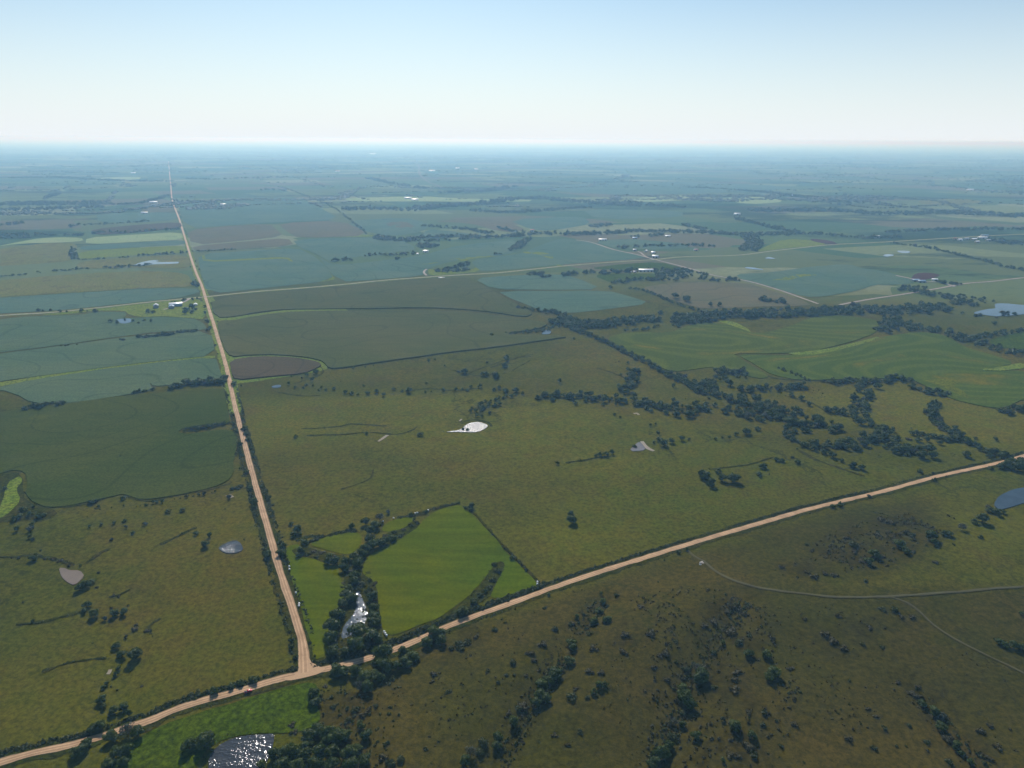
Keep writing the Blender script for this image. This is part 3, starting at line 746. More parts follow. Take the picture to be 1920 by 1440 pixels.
# ================================================================ fields: (name, material, height, outline, label)
G, C = 0.35, 0.9
FIELDS = [
 ('grass_strip','verge',.35,[(385,560),(402,556),(412,598),(470,590),(560,578),(640,576),(660,586),(520,590),(440,606),(418,612),(428,655),(470,664),(540,662),(595,672),(618,690),(600,697),(440,722),(432,715)],'bright grass waterway strips between the corn fields'),
 ('corn_field','corn',2.3,[(393,561),(560,545),(720,530),(862,520),(900,533),(940,556),(975,575),(1000,588),(985,596),(900,583),(800,577),(640,580),(530,581),(480,587),(440,595),(404,597)],'upper dark corn field east of the long road'),
 ('corn_field','corn',2.3,[(408,603),(440,602),(480,594),(530,587),(600,584),(755,583),(860,584),(985,600),(1030,607),(1010,618),(940,628),(1078,631),(1000,642),(930,652),(830,663),(770,672),(700,682),(650,690),(616,693),(608,680),(580,672),(520,666),(470,667),(432,671),(420,655),(411,625)],'middle dark corn field with a curved lower edge'),
 ('corn_field','corn_brown',2.3,[(430,677),(480,670),(540,671),(590,678),(603,685),(598,690),(570,702),(500,708),(442,714),(434,700)],'small brownish corn field beside the tree crossing of the long road'),
 ('crop_field','bean2',.9,[(0,774),(40,768),(120,758),(180,749),(250,741),(330,735),(418,728),(423,745),(428,775),(431,797),(400,795),(345,803),(332,811),(350,815),(415,806),(438,809),(446,820),(440,860),(437,890),(428,903),(400,915),(350,926),(300,935),(265,938),(240,929),(228,927),(215,931),(170,941),(130,949),(90,952),(65,944),(48,932),(52,905),(46,884),(20,882),(0,890),(-30,893),(-30,776)],'broad dark green crop field west of the long road'),
 ('crop_field','bean',.9,[(-30,734),(0,727),(30,719),(100,707),(200,692),(300,680),(403,670),(412,690),(418,712),(360,716),(326,722),(290,725),(280,718),(286,732),(230,742),(180,750),(118,757),(60,756),(30,740),(5,732)],'narrow blue green bean strip south of the bright grass line'),
 ('grass_strip','verge',.4,[(-30,722),(100,702),(225,685),(300,677),(403,666),(404,672),(300,681),(200,693),(100,708),(-30,730)],'bright grass line between two bean strips'),
 ('crop_field','bean',.9,[(-30,668),(0,664),(110,650),(225,634),(300,625),(396,621),(404,667),(300,677),(200,689),(100,702),(-30,720)],'middle blue green bean strip west of the long road'),
 ('crop_field','bean',.9,[(-30,604),(8,598),(60,593),(150,591),(180,585),(233,585),(238,591),(232,597),(260,596),(300,594),(360,597),(382,606),(390,620),(300,622),(220,632),(110,648),(0,661),(-30,665)],'upper blue green bean strip round the small blue pond'),
 ('farm_yard','verge',.4,[(60,592),(190,579),(330,563),(380,559),(388,600),(350,596),(300,593),(262,595),(240,590),(235,583),(180,583),(130,590)],'bright mown grass round the white barn farm'),
 ('crop_field','teal',.9,[(-30,562),(0,559),(120,551),(200,546),(280,541),(365,541),(376,548),(330,560),(200,573),(100,583),(-30,590)],'blue green bean strip north of the pale cross road, west side'),
 ('grass_field','olive',.4,[(-30,530),(0,526),(100,517),(200,511),(290,508),(350,513),(362,530),(364,538),(280,540),(150,548),(0,557),(-30,560)],'olive hay field below the pond tree row'),
 ('grass_field','olive',.4,[(0,467),(60,459),(100,455),(140,457),(146,463),(137,480),(133,490),(60,496),(-20,500),(-20,470)],'olive terrace field near the west edge'),
 ('grass_field','pale',.5,[(-10,463),(40,453),(75,447),(110,445),(152,446),(158,452),(120,455),(70,456),(30,458)],'pale mint strip at the west edge'),
 ('grass_field','pale',.5,[(162,446),(240,441),(340,435),(345,449),(270,453),(160,459)],'pale mint field just west of the long road'),
 ('crop_field','teal',.9,[(155,461),(270,454),(347,450),(350,459),(250,464),(147,470)],'thin teal strip under the pale mint field'),
 ('grass_field','verge',.4,[(147,472),(250,465),(352,460),(357,473),(280,477),(200,483),(142,487)],'bright yellow green strip west of the long road'),
 ('grass_field','olive',.4,[(150,490),(260,482),(356,478),(358,505),(300,502),(140,504)],'olive pasture round the forked pale pond'),
 ('crop_field','corn_brown',2.0,[(170,431),(260,422),(338,417),(342,427),(250,437),(178,441)],'dull purple brown field between two tree rows'),
 ('crop_field','teal',.9,[(180,400),(335,398),(338,412),(250,418),(185,418)],'teal field by the tiny farm sheds'),
 ('crop_field','brown',.6,[(266,390),(325,386),(330,397),(268,399)],'small pinkish stubble field west of the long road'),
 ('grass_field','pale',.4,[(150,336),(225,332),(265,332),(262,337),(180,339)],'pale strip far up the west side'),
 # ---- east of the long road
 ('crop_field','teal',.9,[(332,383),(400,380),(500,372),(560,369),(600,390),(640,412),(520,417),(430,423),(349,429)],'large teal field high up beside the long road'),
 ('crop_field','brown',.8,[(350,431),(430,424),(506,420),(518,430),(532,443),(450,452),(360,460)],'brown stubble field east of the long road'),
 ('crop_field','brown',.8,[(360,462),(450,454),(540,446),(552,461),(460,467),(366,471)],'lower brown stubble strip east of the long road'),
 ('crop_field','brown',.8,[(520,419),(640,413),(702,442),(560,447),(540,436)],'brown field with a bright wedge of grass'),
 ('grass_strip','verge',.9,[(622,428),(634,434),(650,440),(700,441),(700,444),(640,445),(626,436)],'bright wedge of grass at the brown field corner'),
 ('crop_field','teal',.9,[(371,476),(480,470),(556,465),(585,478),(612,500),(627,526),(500,540),(388,552),(376,510)],'wide teal bean field at the cross road corner'),
 ('grass_strip','verge',.95,[(386,541),(420,534),(500,529),(600,527),(618,526),(614,514),(620,513),(632,527),(520,533),(430,538),(390,546)],'pale green waterway along the teal bean field'),
 ('grass_strip','verge',.95,[(378,480),(384,478),(386,489),(470,485),(540,482),(551,491),(546,491),(536,485),(470,488),(382,492)],'thin green hook shaped waterway'),
 ('crop_field','teal',.9,[(548,449),(700,445),(752,452),(775,461),(778,470),(700,478),(640,486),(622,494),(600,480),(560,463)],'teal field above the long tree row'),
 ('crop_field','teal',.9,[(595,479),(625,498),(690,492),(790,480),(860,460),(958,450),(974,455),(968,468),(955,478),(880,484),(820,497),(800,506),(796,517),(700,525),(634,529)],'teal field north of the cross road grove'),
 ('grass_strip','verge',1.0,[(783,497),(860,484),(924,479),(926,481),(880,486),(876,490),(850,488),(785,499)],'bright straight waterway leading to the grove'),
 ('farm_yard','verge',.5,[(802,505),(812,506),(840,510),(880,508),(895,500),(900,509),(860,514),(805,518)],'bright grass round the cross road grove'),
 ('crop_field','teal',.9,[(884,489),(925,482),(985,475),(1000,465),(1040,450),(1062,447),(1110,455),(1145,467),(1193,478),(1215,484),(1080,494),(990,502),(905,510),(890,500)],'teal field west of the white roofed farmstead'),
 ('grass_strip','verge',1.0,[(980,472),(1020,473),(1036,479),(1038,486),(1026,484),(1010,477),(982,475)],'bright curved waterway in the teal field'),
 ('grass_strip','verge',1.0,[(1040,494),(1056,499),(1060,501),(1048,501),(1036,493)],'short bright waterway meeting the cross road'),
 ('crop_field','teal',.9,[(1110,452),(1180,448),(1230,452),(1290,458),(1290,466),(1160,468)],'dull green field behind the farmstead'),
 ('crop_field','teal',.9,[(640,415),(760,408),(800,418),(800,430),(770,440),(708,442)],'teal field beyond the brown fields'),
 ('crop_field','brown',.8,[(720,418),(760,415),(778,425),(776,430),(730,425)],'small brown knoll field'),
 ('crop_field','brown',.7,[(800,416),(900,408),(960,420),(990,432),(940,436),(880,418)],'brown strip behind the creek trees'),
 ('crop_field','teal',.9,[(800,430),(850,434),(905,442),(840,446),(790,446)],'oval teal field inside the creek bend'),
 ('crop_field','teal',.9,[(950,412),(1090,405),(1110,420),(1040,432),(1000,432)],'teal field north of the creek trees'),
 ('crop_field','teal',.9,[(1090,392),(1280,395),(1280,408),(1120,412)],'far teal field beyond the creek woods'),
 ('grass_field','pale',.5,[(640,372),(780,368),(900,374),(1000,374),(990,379),(800,378),(660,378)],'pale strip in the haze'),
 ('crop_field','teal',.9,[(1000,350),(1280,340),(1500,350),(1400,362),(1100,366)],'wide hazy green field'),
 ('grass_field','pale',.5,[(1180,372),(1280,366),(1300,374),(1200,380)],'pale rise in the haze'),
 ('grass_field','pale',.5,[(1350,372),(1420,368),(1480,378),(1400,384)],'pale slope on the far east side'),
 ('grass_field','olive',.5,[(1720,376),(1800,372),(1850,378),(1800,386),(1730,384)],'tan slope on the far east side'),
 ('grass_field','verge',.5,[(1430,465),(1470,448),(1540,452),(1550,460),(1480,465),(1415,473)],'bright field west of the highway bend'),
 ('crop_field','soil',.6,[(1520,447),(1560,452),(1572,458),(1555,459),(1520,452)],'small bare brown patch by the trees'),
 ('crop_field','teal',.9,[(887,522),(960,517),(1040,514),(1080,521),(1132,543),(1020,544),(925,543)],'upper teal field south of the cross road'),
 ('crop_field','teal',.9,[(932,546),(1139,545),(1181,556),(1220,569),(1140,580),(1069,588),(1018,584),(984,570),(955,559)],'lower teal field south of the cross road'),
 ('farm_yard','lawn',.4,[(1100,504),(1160,496),(1236,491),(1292,506),(1250,507),(1170,506)],'green paddock south of the cross road'),
 ('farm_yard','lawn',.4,[(1110,516),(1160,513),(1240,513),(1255,524),(1200,524),(1150,532)],'green paddock in front of the long white roof'),
 ('crop_field','brown',.6,[(1196,540),(1262,530),(1300,529),(1400,531),(1440,543),(1528,571),(1490,575),(1420,575),(1320,580),(1290,572),(1240,556)],'brown stubble field with small groves'),
 ('crop_field','teal',.9,[(1392,527),(1378,514),(1430,512),(1477,507),(1520,500),(1590,495),(1618,504),(1650,507),(1718,525),(1712,532),(1663,535),(1640,534),(1610,545),(1547,557),(1508,557),(1450,540)],'teal crop field beside the diagonal road'),
 ('grass_strip','verge',1.0,[(1440,527),(1480,519),(1497,514),(1540,516),(1500,519),(1480,526)],'thin grass waterway in the teal crop'),
 ('crop_field','terrace',.9,[(1132,633),(1180,623),(1257,625),(1292,610),(1340,601),(1375,612),(1420,628),(1480,613),(1520,596),(1555,591),(1604,595),(1640,600),(1652,608),(1642,625),(1604,640),(1517,661),(1450,664),(1370,662),(1400,680),(1445,708),(1420,711),(1370,697),(1335,688),(1295,694),(1262,698),(1222,684),(1180,662)],'terraced field with curved yellow contour bands, east of the tree line'),
 ('grass_field','verge',.5,[(1342,602),(1375,602),(1412,622),(1395,627),(1370,618)],'pale grass patch between the contour bands'),
 ('crop_field','terrace2',.9,[(1380,664),(1450,668),(1540,664),(1610,645),(1650,633),(1721,622),(1773,629),(1808,652),(1867,668),(1903,681),(1870,690),(1835,697),(1925,695),(1980,720),(1980,760),(1925,747),(1880,767),(1840,762),(1780,748),(1722,717),(1700,710),(1580,711),(1500,714),(1450,705),(1415,684)],'large green terraced field with flowing contour bands'),
 ('grass_strip','verge',.9,[(1475,662),(1540,657),(1600,644),(1645,632),(1650,635),(1610,648),(1540,664),(1490,667)],'pale grass waterway between the terraced fields'),
 ('grass_strip','verge',.9,[(1833,694),(1880,688),(1910,681),(1925,684),(1925,691),(1880,696)],'pale grass waterway at the east edge'),
 ('weed_patch','gold',1.0,[(1732,713),(1780,712),(1800,718),(1785,724),(1804,732),(1820,748),(1798,742),(1770,728),(1745,718)],'bright yellow weed patch at the terrace corner'),
 ('grass_field','lawn',.5,[(1850,640),(1880,630),(1925,622),(1980,618),(1980,655),(1925,656),(1870,652)],'bright green field at the east edge'),
 ('crop_field','soil',.5,[(1708,522),(1716,513),(1740,511),(1765,516),(1752,521),(1730,526),(1712,525)],'dark red brown feed yard mound'),
 # ---- hay fields by the junction
 ('hay_field','hay',.4,[(862,947),(871,955),(882,962),(900,981),(922,1003),(947,1034),(975,1060),(1008,1093),(1001,1103),(970,1114),(944,1122),(919,1121),(927,1105),(942,1074),(947,1057),(936,1052),(919,1068),(904,1092),(886,1110),(860,1133),(823,1160),(775,1177),(739,1192),(720,1188),(715,1168),(711,1139),(711,1111),(699,1089),(682,1077),(680,1065),(691,1044),(711,1032),(751,1010),(787,984),(792,975),(823,956)],'large bright green hayfield inside the creek bend'),
 ('hay_field','hay',.4,[(716,993),(724,981),(751,972),(775,968),(777,976),(759,990),(735,998),(720,997)],'smallest hayfield patch at the north fence'),
 ('hay_field','hay',.4,[(579,1022),(608,1008),(655,998),(674,1000),(679,1010),(672,1026),(661,1038),(644,1041),(608,1030)],'middle hayfield patch north of the weedy ditch'),
 ('hay_field','hay',.4,[(538,1025),(560,1020),(563,1029),(553,1044),(584,1046),(608,1056),(634,1061),(638,1082),(646,1106),(643,1125),(629,1144),(617,1171),(616,1195),(612,1231),(588,1239),(584,1211),(574,1175),(564,1144),(555,1111),(545,1082),(537,1050)],'long hayfield between the dirt road and the creek'),
 ('grass_field','lawn',.35,[(150,1475),(215,1425),(262,1380),(330,1352),(400,1329),(470,1309),(540,1288),(588,1279),(600,1300),(592,1320),(602,1345),(590,1362),(560,1372),(520,1376),(460,1376),(420,1386),(380,1410),(350,1475)],'lush green meadow between the lower road and the sparkling pond'),
 ('weed_patch','weeds',.35,[(0,884),(44,888),(44,930),(62,946),(110,960),(90,975),(40,975),(0,980),(-40,985),(-40,890)],'rank weedy corner of the dark crop field'),
 ('weed_patch','verge',.45,[(12,905),(38,892),(44,900),(30,920),(42,938),(20,960),(4,972),(-20,975),(2,950)],'pale green waterway in the weedy corner'),
 ('weed_patch','weeds',.4,[(545,1030),(575,1026),(612,1036),(650,1043),(640,1060),(612,1056),(584,1046),(555,1044)],'weedy ditch between two hayfield patches'),
 ('weed_patch','weeds',.4,[(709,1024),(722,1000),(745,998),(770,982),(785,975),(790,982),(780,992),(745,1015),(715,1030)],'weedy strip behind the large hayfield'),
 ('weed_patch','weeds',.4,[(936,1052),(949,1058),(942,1076),(926,1103),(915,1122),(880,1140),(850,1152),(800,1175),(745,1195),(775,1180),(823,1162),(860,1135),(888,1110),(905,1092),(920,1068)],'dark weedy draw cutting across the large hayfield'),
 ('weed_patch','weeds',.4,[(640,1108),(646,1083),(640,1060),(680,1040),(690,1060),(700,1088),(712,1112),(712,1140),(718,1190),(700,1215),(620,1240),(617,1200),(630,1150)],'weedy banks of the creek pool'),
]
for name, mat, h, px, lab in FIELDS:
    sheet(name, px, h, mat, lab, smooth=1, wall=h > 0.7, jitter=0.8 if px[0][1] > 560 else 0)

# dark weedy ditches and eroded draws in the pastures
DITCH = [([(845,693),(870,700),(900,705),(930,700)],4),([(1000,668),(960,672),(905,690),(880,700)],4),([(1120,690),(1150,700),(1180,712)],4),([(760,735),(800,729),(850,732),(900,728)],4),([(520,735),(560,742),(600,742)],4),([(1330,880),(1400,872),(1450,858)],4),([(640,918),(690,900),(700,880)],3),([(80,1260),(140,1240),(200,1235)],4),([(300,1160),(280,1175),(285,1190)],4),([(1640,960),(1660,965),(1690,975)],4),([(565,804),(600,803),(640,799),(655,795),(690,797),(725,799)],5),([(575,817),(640,815),(690,811),(725,813),(745,815),(775,806),(783,800)],6),
 ([(0,1045),(30,1044),(60,1040),(80,1045),(110,1050),(140,1060)],7),([(30,1172),(70,1168),(110,1158),(150,1149)],6),([(300,1022),(330,1008),(350,996),(365,990)],5),
 ([(160,1057),(185,1040),(203,1030)],6),([(205,1120),(225,1115),(245,1105)],6),([(45,922),(70,938),(100,950),(140,949),(190,938),(228,926),(250,934),(285,940),(330,930),(400,916),(435,905)],6),
 ([(556,1014),(580,1006),(610,1006),(650,998),(668,996)],8),([(745,973),(780,966),(820,953),(860,944)],9),([(868,950),(884,958),(905,980),(935,1015),(965,1045),(990,1070),(1012,1094)],5),
 ([(1500,845),(1530,862),(1580,880),(1620,893)],7),([(1060,868),(1100,862),(1140,855)],5),([(920,690),(980,668),(1000,665)],5),([(960,695),(995,676)],4),
 ([(600,686),(605,700),(575,712),(550,720)],6),([(1720,718),(1760,735),(1810,752),(1870,768)],5),([(1480,745),(1520,755),(1560,780)],5),([(1440,705),(1470,712),(1580,715),(1700,712)],7)]
for px, w in DITCH:
    ribbon('weedy_ditch', px, w * .55, 0.35, 'weeds', 'dark weedy ditch line in the grass', jitter=2.0, kind='structure', wfun=lambda t: 1 + .5 * np.sin(t * 23) + .3 * np.sin(t * 57))

# ---- water
for (kind, px, lab), _i in zip(PONDS, range(99)):
    q = [gp(*p) for p in px]; c = np.array(q).mean(0)
    z = Hs(*c) + 0.5 + 0.0002 * float(np.hypot(*c))
    sheet('pond', px, 0, 'w_' + kind, lab, smooth=1, wall=True, flatz=z)
ribbon('clay_bank', [(1203,828),(1210,836),(1216,842),(1226,846)], 5, 0.4, 'bank', 'pale bare bank beside the triangular pond', jitter=1)
ribbon('clay_bank', [(870,791),(890,787),(915,792),(922,800)], 4, 0.3, 'weeds', 'dark earthen dam of the white pond', jitter=1)
for px, w, lab in [([(709,828),(716,824),(722,819),(727,816)], 4, 'pinkish eroded soil streak in the middle pasture'), ([(1188,776),(1194,775),(1199,778)], 5, 'little white eroded scar beside the creek wood'),
                   ([(203,1265),(206,1261),(208,1256)], 3, 'pale scar by the bushes of the western draw'), ([(424,931),(430,928),(436,933)], 5, 'pale stony patch near the dark crop corner'), ([(862,790),(866,786)], 3, 'bare rim of the white pond')]:
    ribbon('bare_soil', px, w, .35, 'bank', lab, jitter=1.2)

# ================================================================ plants: prototypes
rng = np.random.default_rng(5)

def ico(sub=1):
    t = (1 + 5 ** .5) / 2
    v = [(-1,t,0),(1,t,0),(-1,-t,0),(1,-t,0),(0,-1,t),(0,1,t),(0,-1,-t),(0,1,-t),(t,0,-1),(t,0,1),(-t,0,-1),(-t,0,1)]
    v = [np.array(p) / np.linalg.norm(p) for p in v]
    f = [(0,11,5),(0,5,1),(0,1,7),(0,7,10),(0,10,11),(1,5,9),(5,11,4),(11,10,2),(10,7,6),(7,1,8),(3,9,4),(3,4,2),(3,2,6),(3,6,8),(3,8,9),(4,9,5),(2,4,11),(6,2,10),(8,6,7),(9,8,1)]
    for _ in range(sub):
        mid = {}; nf = []
        def m(a, b):
            k = (min(a, b), max(a, b))
            if k not in mid:
                p = v[a] + v[b]; v.append(p / np.linalg.norm(p)); mid[k] = len(v) - 1
            return mid[k]
        for a, b, c in f:
            x, y, z = m(a, b), m(b, c), m(c, a); nf += [(a, x, z), (b, y, x), (c, z, y), (x, y, z)]
        f = nf
    return np.array(v), np.array(f)
ICO0, ICO1 = ico(0), ico(1)

def cards(P, N, size):
    """one small leaf-clump diamond (two triangles) per point, roughly facing N"""
    n = len(P)
    N = N + rng.normal(0, .55, N.shape); N /= np.linalg.norm(N, axis=1)[:, None]
    A = np.cross(N, rng.normal(0, 1, N.shape)); A /= np.linalg.norm(A, axis=1)[:, None]
    B = np.cross(N, A)
    s = (size * rng.uniform(.6, 1.35, n))[:, None]
    k = rng.uniform(.5, .9, n)[:, None]
    V = np.stack([P + A * s, P + B * s * k, P - A * s, P - B * s * k], 1).reshape(-1, 3)
    i = np.arange(n)[:, None] * 4
    T = np.concatenate([i + [[0, 1, 2]], i + [[0, 2, 3]]], 1).reshape(-1, 3)
    return V, T

def blob_core(c, r, base, lump=.18):
    v, f = base
    return v * (1 + rng.uniform(-lump, lump, len(v)))[:, None] * r + c, f.copy()

def join(parts):
    V, T, o = [], [], 0
    for v, t in parts:
        V.append(v); T.append(t + o); o += len(v)
    return np.concatenate(V), np.concatenate(T)

def crown_broad(lobes, ncards, csize, core, flat_=.8, open_=0.0):
    """unit crown: width 2, standing on z 0, uneven lobes round a leaning centre"""
    parts = []; L = []
    for k in range(lobes):
        a = k * 2.4 + rng.uniform(-.5, .5); rr = rng.uniform(.25, .62) if k else 0
        c = np.array([math.cos(a) * rr, math.sin(a) * rr, rng.uniform(.5, 1.05) if k else 1.15])
        L.append((c, rng.uniform(.34, .52)))
    for c, r in L:
        s = np.array([r, r, r * flat_])
        if open_ < .5: parts.append(blob_core(c, s * .82, core))
        m = int(ncards / lobes)
        d = rng.normal(0, 1, (m, 3)); d /= np.linalg.norm(d, axis=1)[:, None]
        d[:, 2] = np.where(d[:, 2] < -.4, -d[:, 2], d[:, 2])
        parts.append(cards(c + d * s * rng.uniform(.8 - open_ * .3, 1.12, m)[:, None], d, csize))
    return join(parts)

def crown_cedar(ncards, csize, core):
    parts = []
    for z, r in ((.45, .62), (.95, .5), (1.45, .34), (1.85, .2)):
        parts.append(blob_core(np.array([0, 0, z]), np.array([r, r, .42]) * .85, core))
    z = rng.uniform(.1, 2.2, ncards) ; r = (.78 * (1 - z / 2.3) ** .7) * rng.uniform(.85, 1.15, ncards); a = rng.uniform(0, 6.28, ncards)
    d = np.stack([np.cos(a), np.sin(a), np.full(ncards, .35)], 1)
    parts.append(cards(np.stack([np.cos(a) * r, np.sin(a) * r, z], 1), d, csize))
    return join(parts)

def crown_shrub(n, ncards, csize, core):
    parts = []
    for k in range(n):
        a = k * 2.1 + rng.uniform(-.6, .6); rr = rng.uniform(.2, .65) if k else 0
        r = rng.uniform(.3, .55); c = np.array([math.cos(a) * rr, math.sin(a) * rr, r * .6])
        s = np.array([r, r, r * .8])
        parts.append(blob_core(c, s * .8, core))
        m = ncards // n
        d = rng.normal(0, 1, (m, 3)); d /= np.linalg.norm(d, axis=1)[:, None]; d[:, 2] = abs(d[:, 2])
        parts.append(cards(c + d * s * rng.uniform(.85, 1.2, m)[:, None], d, csize))
    return join(parts)

def trunk_mesh(name, h, r, limbs=4, reach=.5):
    parts = []
    def tube(p, q, r0, r1, n=6):
        p = np.array(p, float); q = np.array(q, float); d = q - p; d /= np.linalg.norm(d)
        a = np.cross(d, [.3, .9, .1]); a /= np.linalg.norm(a); b = np.cross(d, a)
        an = np.arange(n) * 2 * math.pi / n
        ring = np.cos(an)[:, None] * a + np.sin(an)[:, None] * b
        v = np.concatenate([p + ring * r0, q + ring * r1])
        t = []
        for i in range(n):
            j = (i + 1) % n; t += [(i, j, n + j), (i, n + j, n + i)]
        return v, np.array(t)
    parts.append(tube((0, 0, -.12), (.02, .01, h * .5), r, r * .7)); parts.append(tube((.02, .01, h * .5), (.0, .04, h), r * .7, r * .35))
    for k in range(limbs):
        a = k * 2.4 + rng.uniform(-.3, .3)
        parts.append(tube((0, 0, h * rng.uniform(.4, .6)), (math.cos(a) * reach, math.sin(a) * reach, h * rng.uniform(.85, 1.1)), r * .45, r * .15, 5))
    v, t = join(parts)
    return np_mesh(name, v, t)

KIND = {}
KIND['broad'] = dict(name='broadleaf_tree', cat='tree', part='crown', var=[np_mesh('tree_crown', *crown_broad(rng.integers(5, 9), 620, .115, ICO1)) for _ in range(6)],
                     trunk=[trunk_mesh('tree_trunk', .95, .075, 5) for _ in range(2)])
KIND['light'] = dict(name='broadleaf_tree', cat='tree', part='crown', var=[np_mesh('light_crown', *crown_broad(7, 700, .10, ICO1)) for _ in range(3)], trunk=KIND['broad']['trunk'])
KIND['gray'] = dict(name='broadleaf_tree', cat='tree', part='crown', var=[np_mesh('thin_crown', *crown_broad(8, 520, .085, ICO0, .8, .8)) for _ in range(2)], trunk=[trunk_mesh('pale_trunk', 1.2, .06, 9, .7)])
KIND['cedar'] = dict(name='cedar_tree', cat='tree', part='crown', var=[np_mesh('cedar_crown', *crown_cedar(420, .11, ICO1)) for _ in range(3)], trunk=[trunk_mesh('cedar_trunk', .8, .06, 0)])
KIND['shrub'] = dict(name='shrub', cat='shrub', part='foliage', var=[np_mesh('shrub_foliage', *crown_shrub(rng.integers(3, 6), 220, .13, ICO0)) for _ in range(5)], trunk=[trunk_mesh('shrub_stem', .35, .05, 3, .3)])
KIND['brown'] = dict(name='shrub', cat='shrub', part='foliage', var=[np_mesh('brown_foliage', *crown_shrub(4, 200, .11, ICO0)) for _ in range(3)], trunk=KIND['shrub']['trunk'])
KM = {'broad': 'leaf', 'light': 'leaf_light', 'gray': 'leaf_gray', 'cedar': 'cedar', 'shrub': 'brush_leaf', 'brown': 'brush_brown'}
for k, d in KIND.items():
    for me in d['var']:
        me.materials.append(M[KM[k]])
    for me in d['trunk']:
        if not me.materials: me.materials.append(M['deadwood' if k == 'gray' else 'bark'])

# ================================================================ plants: where they stand (photograph crops: offset, scale, x y size)
TR = []     # x, y, size_m, kind
def add_px(px, py, dpx, kind=None, k=.9):
    m = mpp(py)
    s = dpx * m * k * 1.12
    x, y = gp(px, py + dpx * .22)
    if kind is None:
        if s < 4.2: kind = 'shrub'
        else: kind = random.choices(['broad', 'light', 'cedar'], [.74, .12, .14])[0]
        if kind == 'cedar' and s > 7: kind = 'broad'
    TR.append([x, y, s, kind])

def crop(ox, oy, sc, text, kind=None, k=.9):
    for t in text.split():
        q = t.split(',')
        kk = {'L': 'light', 'G': 'gray', 'C': 'cedar', 'S': 'shrub', 'B': 'brown', 'T': 'broad'}.get(q[3]) if len(q) > 3 else kind
        add_px(ox + float(q[0]) * sc, oy + float(q[1]) * sc, float(q[2]) * sc, kk, k)

crop(400, 540, .2917, """485,615,30 525,640,30 570,580,20 600,560,35 660,540,45,T 600,620,30 635,590,35 580,640,25 640,630,20 503,568,15 695,640,25 677,658,22
722,655,30 775,650,30 755,540,14 795,540,12 727,570,14 820,600,12 900,517,26 977,507,18 1030,497,16 1083,488,14 850,670,35 890,675,35 930,685,25 993,675,40
1050,662,50,T 1095,688,32 937,625,10 967,628,18 1160,650,30 1215,660,25 1255,660,50 1160,685,12 1363,670,22 1402,665,16 1435,672,12 1478,655,36 1560,655,32
1600,650,25 1630,655,35 1655,635,30 1715,632,36 1385,470,30 1425,458,20 1525,460,12 1487,500,20 1617,538,55,T 1575,538,20 1760,480,25,G 1885,440,45,T 1870,495,50,T
1730,555,40 1760,560,35 1815,565,55,T 1865,548,14 1270,530,12 1805,655,28 1835,640,30 1880,660,45 1830,690,12 1860,710,24 1810,720,24 1840,745,40 1725,740,36 1765,755,30
1720,780,40 1778,805,26 1695,820,35 1725,825,30 1330,940,45,T 985,935,28 1117,940,18 530,955,32 327,940,12 395,960,14 1370,610,22 1540,915,14 1480,920,16 1425,930,14 1605,905,26 1635,910,30 1700,858,12
125,640,60,T 145,700,40 170,790,40 150,770,22 200,900,50,T 225,970,40,T 210,935,40 240,1030,25 120,815,28 130,870,30 150,920,26 175,1000,30 150,1060,30 170,1030,26 185,1075,26 190,840,26 255,1085,24 95,690,18""")
crop(900, 480, .28125, """100,790,55,T 40,790,40 180,690,50,T 165,730,45 530,835,42 170,895,50,T 240,895,55,T 130,880,30 95,890,30 100,990,50 60,1045,25 20,1010,40 150,950,20 220,970,16
285,915,30 1290,865,36 635,980,36 620,970,20 895,1055,30 935,1075,26 1135,1125,30 1170,1120,26 1185,1175,32 1190,1220,50 1225,1250,62,T 1160,1240,34 1275,1235,52,T 1345,1220,46 1395,1222,28
1570,1220,28 1615,1210,26 1660,1210,34 1705,1190,38 1770,1175,58,T 1845,1150,42 1270,1310,20 1725,1310,14 1530,1260,12 625,550,22 1300,270,58,T 1375,290,58,T 1535,325,46,T 1595,325,50,T
1205,375,50,T 870,210,32 1895,290,50,T 905,705,20,B 925,700,24,B 985,710,34,L 1030,770,60,T 1000,790,60,T 1045,830,44,T 960,865,40 1000,870,46 1040,860,36 940,790,26 1030,1265,40,S
800,1325,44 840,1320,50,T 880,1310,44,T 770,1330,36 1205,865,10 75,525,30 1110,1010,50,T 1035,995,40 1140,1030,40 1200,1010,50,T 1300,990,60,T 1290,960,40 1310,1055,60,T 1390,1055,70,T 1240,1040,50,T
820,990,30 905,990,26 480,955,44,L 385,945,44 560,930,44,T 650,935,46,T 700,965,30 765,950,44 830,960,50,L 1110,960,50,T 1050,990,44,T
1505,835,44 1520,905,40 1470,890,60,T 1430,855,50,T 1525,945,26 1660,850,60,T 1740,880,70,T 1800,890,70,T 1870,885,50,T 1740,960,60,L 1830,935,40,G 1860,935,30 1785,1070,66,G""")
